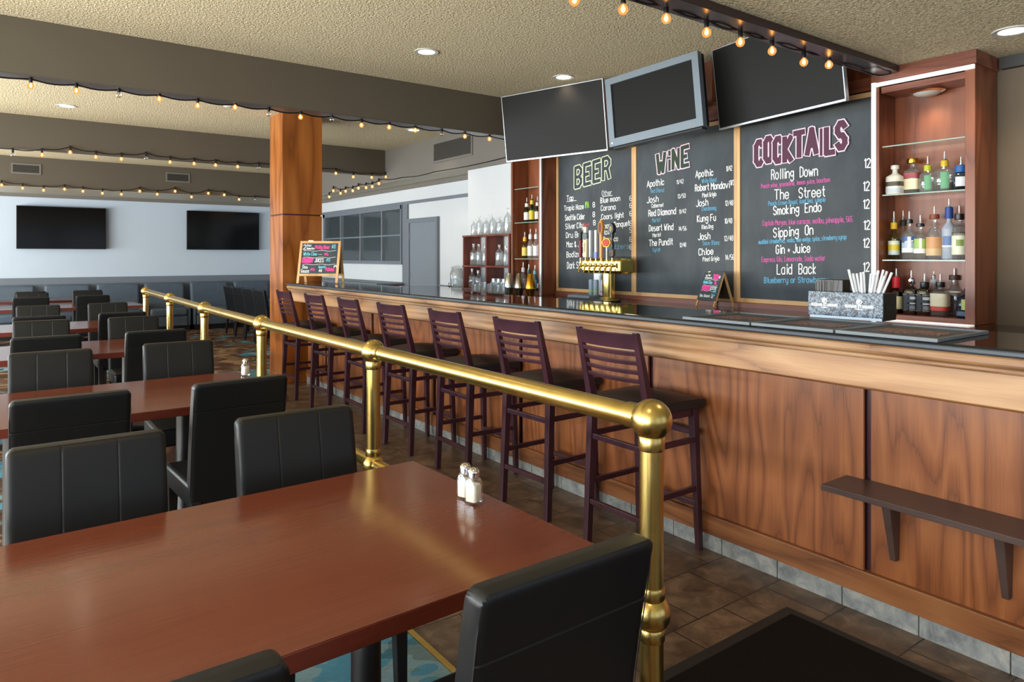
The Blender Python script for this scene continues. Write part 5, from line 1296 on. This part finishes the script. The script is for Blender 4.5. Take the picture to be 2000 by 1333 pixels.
c0 = make_chair('black leatherette dining chair in the foreground, back turned, beside the brass end post', (0.86, 1.27, 0), PI, 'dining chairs at the tables')
CHS = [(0.12, 1.28, PI + R(0), 'black dining chair cut off at the bottom edge, near side of the first table'),
       (0.225, 2.255, 0, 'black dining chair across the first table, left of two facing the viewer'), (0.875, 2.255, 0, 'black dining chair across the first table, right of two facing the viewer'),
       (0.24, 3.655, PI, 'black dining chair with its back turned at the second table, left of two'), (0.89, 3.63, PI + R(3), 'black dining chair with its back turned at the second table, right of two'),
       (0.25, 4.755, 0, 'black dining chair at the far side of the second table, left of two'), (0.96, 4.79, 0, 'black dining chair at the far side of the second table, right of two'),
       (0.27, 6.26, PI, 'black dining chair with its back turned at the third table, left of two'), (0.975, 6.24, PI, 'black dining chair with its back turned at the third table, right of two'),
       (0.30, 7.22, 0, 'black dining chair at the far side of the third table, left of two'), (1.02, 7.17, 0, 'black dining chair at the far side of the third table, right of two'),
       (0.305, 8.29, PI, 'black dining chair with its back turned at the fourth table, left of two'), (1.01, 8.36, PI, 'black dining chair with its back turned at the fourth table, right of two'),
       (0.36, 9.51, 0, 'black dining chair at the far side of the fourth table, left of two'), (1.07, 9.57, 0, 'black dining chair at the far side of the fourth table, right of two'),
       (0.35, 12.05, PI, 'black dining chair with its back turned at the fifth table, left of two'), (1.1, 12.15, PI, 'black dining chair with its back turned at the fifth table, right of two'),
       (0.41, 12.95, 0, 'black dining chair at the far side of the fifth table, left of two'), (1.15, 12.95, 0, 'black dining chair at the far side of the fifth table, right of two'),
       (0.4, 13.98, PI, 'black dining chair with its back turned at the last table, left of two'), (1.19, 13.98, PI, 'black dining chair with its back turned at the last table, right of two')]
for x, y, rz, lb in CHS: dup(c0, lb, (x, y, 0), rz)
for k, yy in enumerate((14.05, 13.4, 12.75, 12.1)):
    dup(c0, 'black dining chair in the side-on row by the oak column, %s' % ('farthest of four', 'third from the front', 'second from the front', 'front one of four')[k], (3.82, yy, 0), PI / 2 + R(8), 'chairs lined up side-on by the oak column')

# salt and pepper shakers
def shaker(label, x, y, fill, z=0.7505):
    p = thing('condiment_shaker', label, 'shaker', (x, y, z), R(20), 'salt and pepper shakers')
    h = 0.082; r = 0.0225
    MB().lathe([(r * 0.96, 0), (r, 0.003), (r, h * 0.72), (r * 0.86, h * 0.9), (r * 0.72, h)], n=24, sq=[.75, .75, .75, .4, 0]).build('glass_body', M['glass'], p, True)
    MB().lathe([(r * 0.84, 0.009), (r * 0.84, h * 0.66), (r * 0.7, h * 0.72)], n=24, sq=[.75, .75, .6]).build('contents', fill, p, True)
    q = MB().lathe([(r * 0.8, h - 0.004), (r * 0.82, h + 0.012), (r * 0.78, h + 0.018), (r * 0.5, h + 0.026), (0.001, h + 0.028)], n=20).build('cap', M['chrome'], p, True)
    f = MB()
    for k in range(5): f.cyl((0.007 * math.cos(k * 1.257), 0.007 * math.sin(k * 1.257), h + 0.0245), (0.007 * math.cos(k * 1.257), 0.007 * math.sin(k * 1.257), h + 0.0275), 0.0012, n=6)
    f.build('holes', M['black_plastic'], q)


a = onZ(925, 984, 0.75); shaker('front glass shaker of the pair on the nearest table', a.x, a.y, M['salt'])
a = onZ(909, 974, 0.75); shaker('rear glass shaker of the pair on the nearest table, partly hidden', a.x, a.y, M['salt'])
a = onZ(487, 733, 0.75); shaker('lone glass shaker on the second table', a.x - 0.03, a.y - 0.02, M['salt'])

# ------------------------------------------------------------------ booth seats along the far wall
def make_booth(label, loc):
    p = thing('booth_seat', label, 'booth seat', loc, 0, 'booth seats along the far wall')
    MB().box((-0.39, -0.32, 0.0), (0.39, 0.32, 0.1)).build('plinth', M['black_wood'], p)
    MB().box((-0.34, -0.36, 0.1), (0.34, 0.12, 0.3)).build('seat_base', M['booth'], p, bevel=0.02, seg=3)
    MB().box((-0.34, -0.38, 0.3), (0.34, 0.12, 0.46)).build('seat_cushion', M['booth'], p, True, bevel=0.045, seg=4)
    f = MB().hexa([(-0.37, 0.05, 0.42), (0.37, 0.05, 0.42), (0.37, 0.3, 0.3), (-0.37, 0.3, 0.3), (-0.37, 0.14, 0.96), (0.37, 0.14, 0.96), (0.37, 0.32, 0.96), (-0.37, 0.32, 0.96)])
    f.build('back_cushion', M['booth'], p, True, bevel=0.045, seg=4)
    for sx in (-1, 1): MB().box((sx * 0.375 - 0.033, -0.34, 0.1), (sx * 0.375 + 0.033, 0.3, 0.56)).build('armrest', M['booth'], p, True, bevel=0.025, seg=3)
    return p


b0 = make_booth('slate blue booth seat, leftmost in view', (0.15, 15.58, 0))
for x, nm in ((1.04, 'second from left'), (1.89, 'third from left, under the left television'), (2.72, 'fourth from left'), (3.58, 'fifth from left, beside the row of chairs'), (4.46, 'sixth from left, half hidden by the chairs')):
    dup(b0, 'slate blue booth seat, ' + nm, (x, 15.58, 0))

# ------------------------------------------------------------------ floor mat by the bar
p = thing('floor_mat', 'black entrance mat on the tile in front of the bar', 'mat', (2.235, 0.77, 0.0))
mb = MB(); z = 0.006
O = [(-0.5, -0.93), (0.475, -0.93), (0.475, 0.93), (-0.5, 0.93)]; I = [(-0.455, -0.885), (0.43, -0.885), (0.43, 0.885), (-0.455, 0.885)]
vo_ = [mb.bm.verts.new((x, y, 0.001)) for x, y in O]; vi = [mb.bm.verts.new((x, y, z)) for x, y in I]; vb = [mb.bm.verts.new((x, y, 0.0005)) for x, y in O]
for k in range(4): mb.face((vo_[k], vo_[(k + 1) % 4], vi[(k + 1) % 4], vi[k])); mb.face((vb[k], vb[(k + 1) % 4], vo_[(k + 1) % 4], vo_[k]))
mb.face(vi); mb.build('rubber_border', M['rubber'], p)
MB().box((-0.445, -0.875, 0.006), (0.42, 0.875, 0.012)).build('pile', M['pile'], p, bevel=0.003)
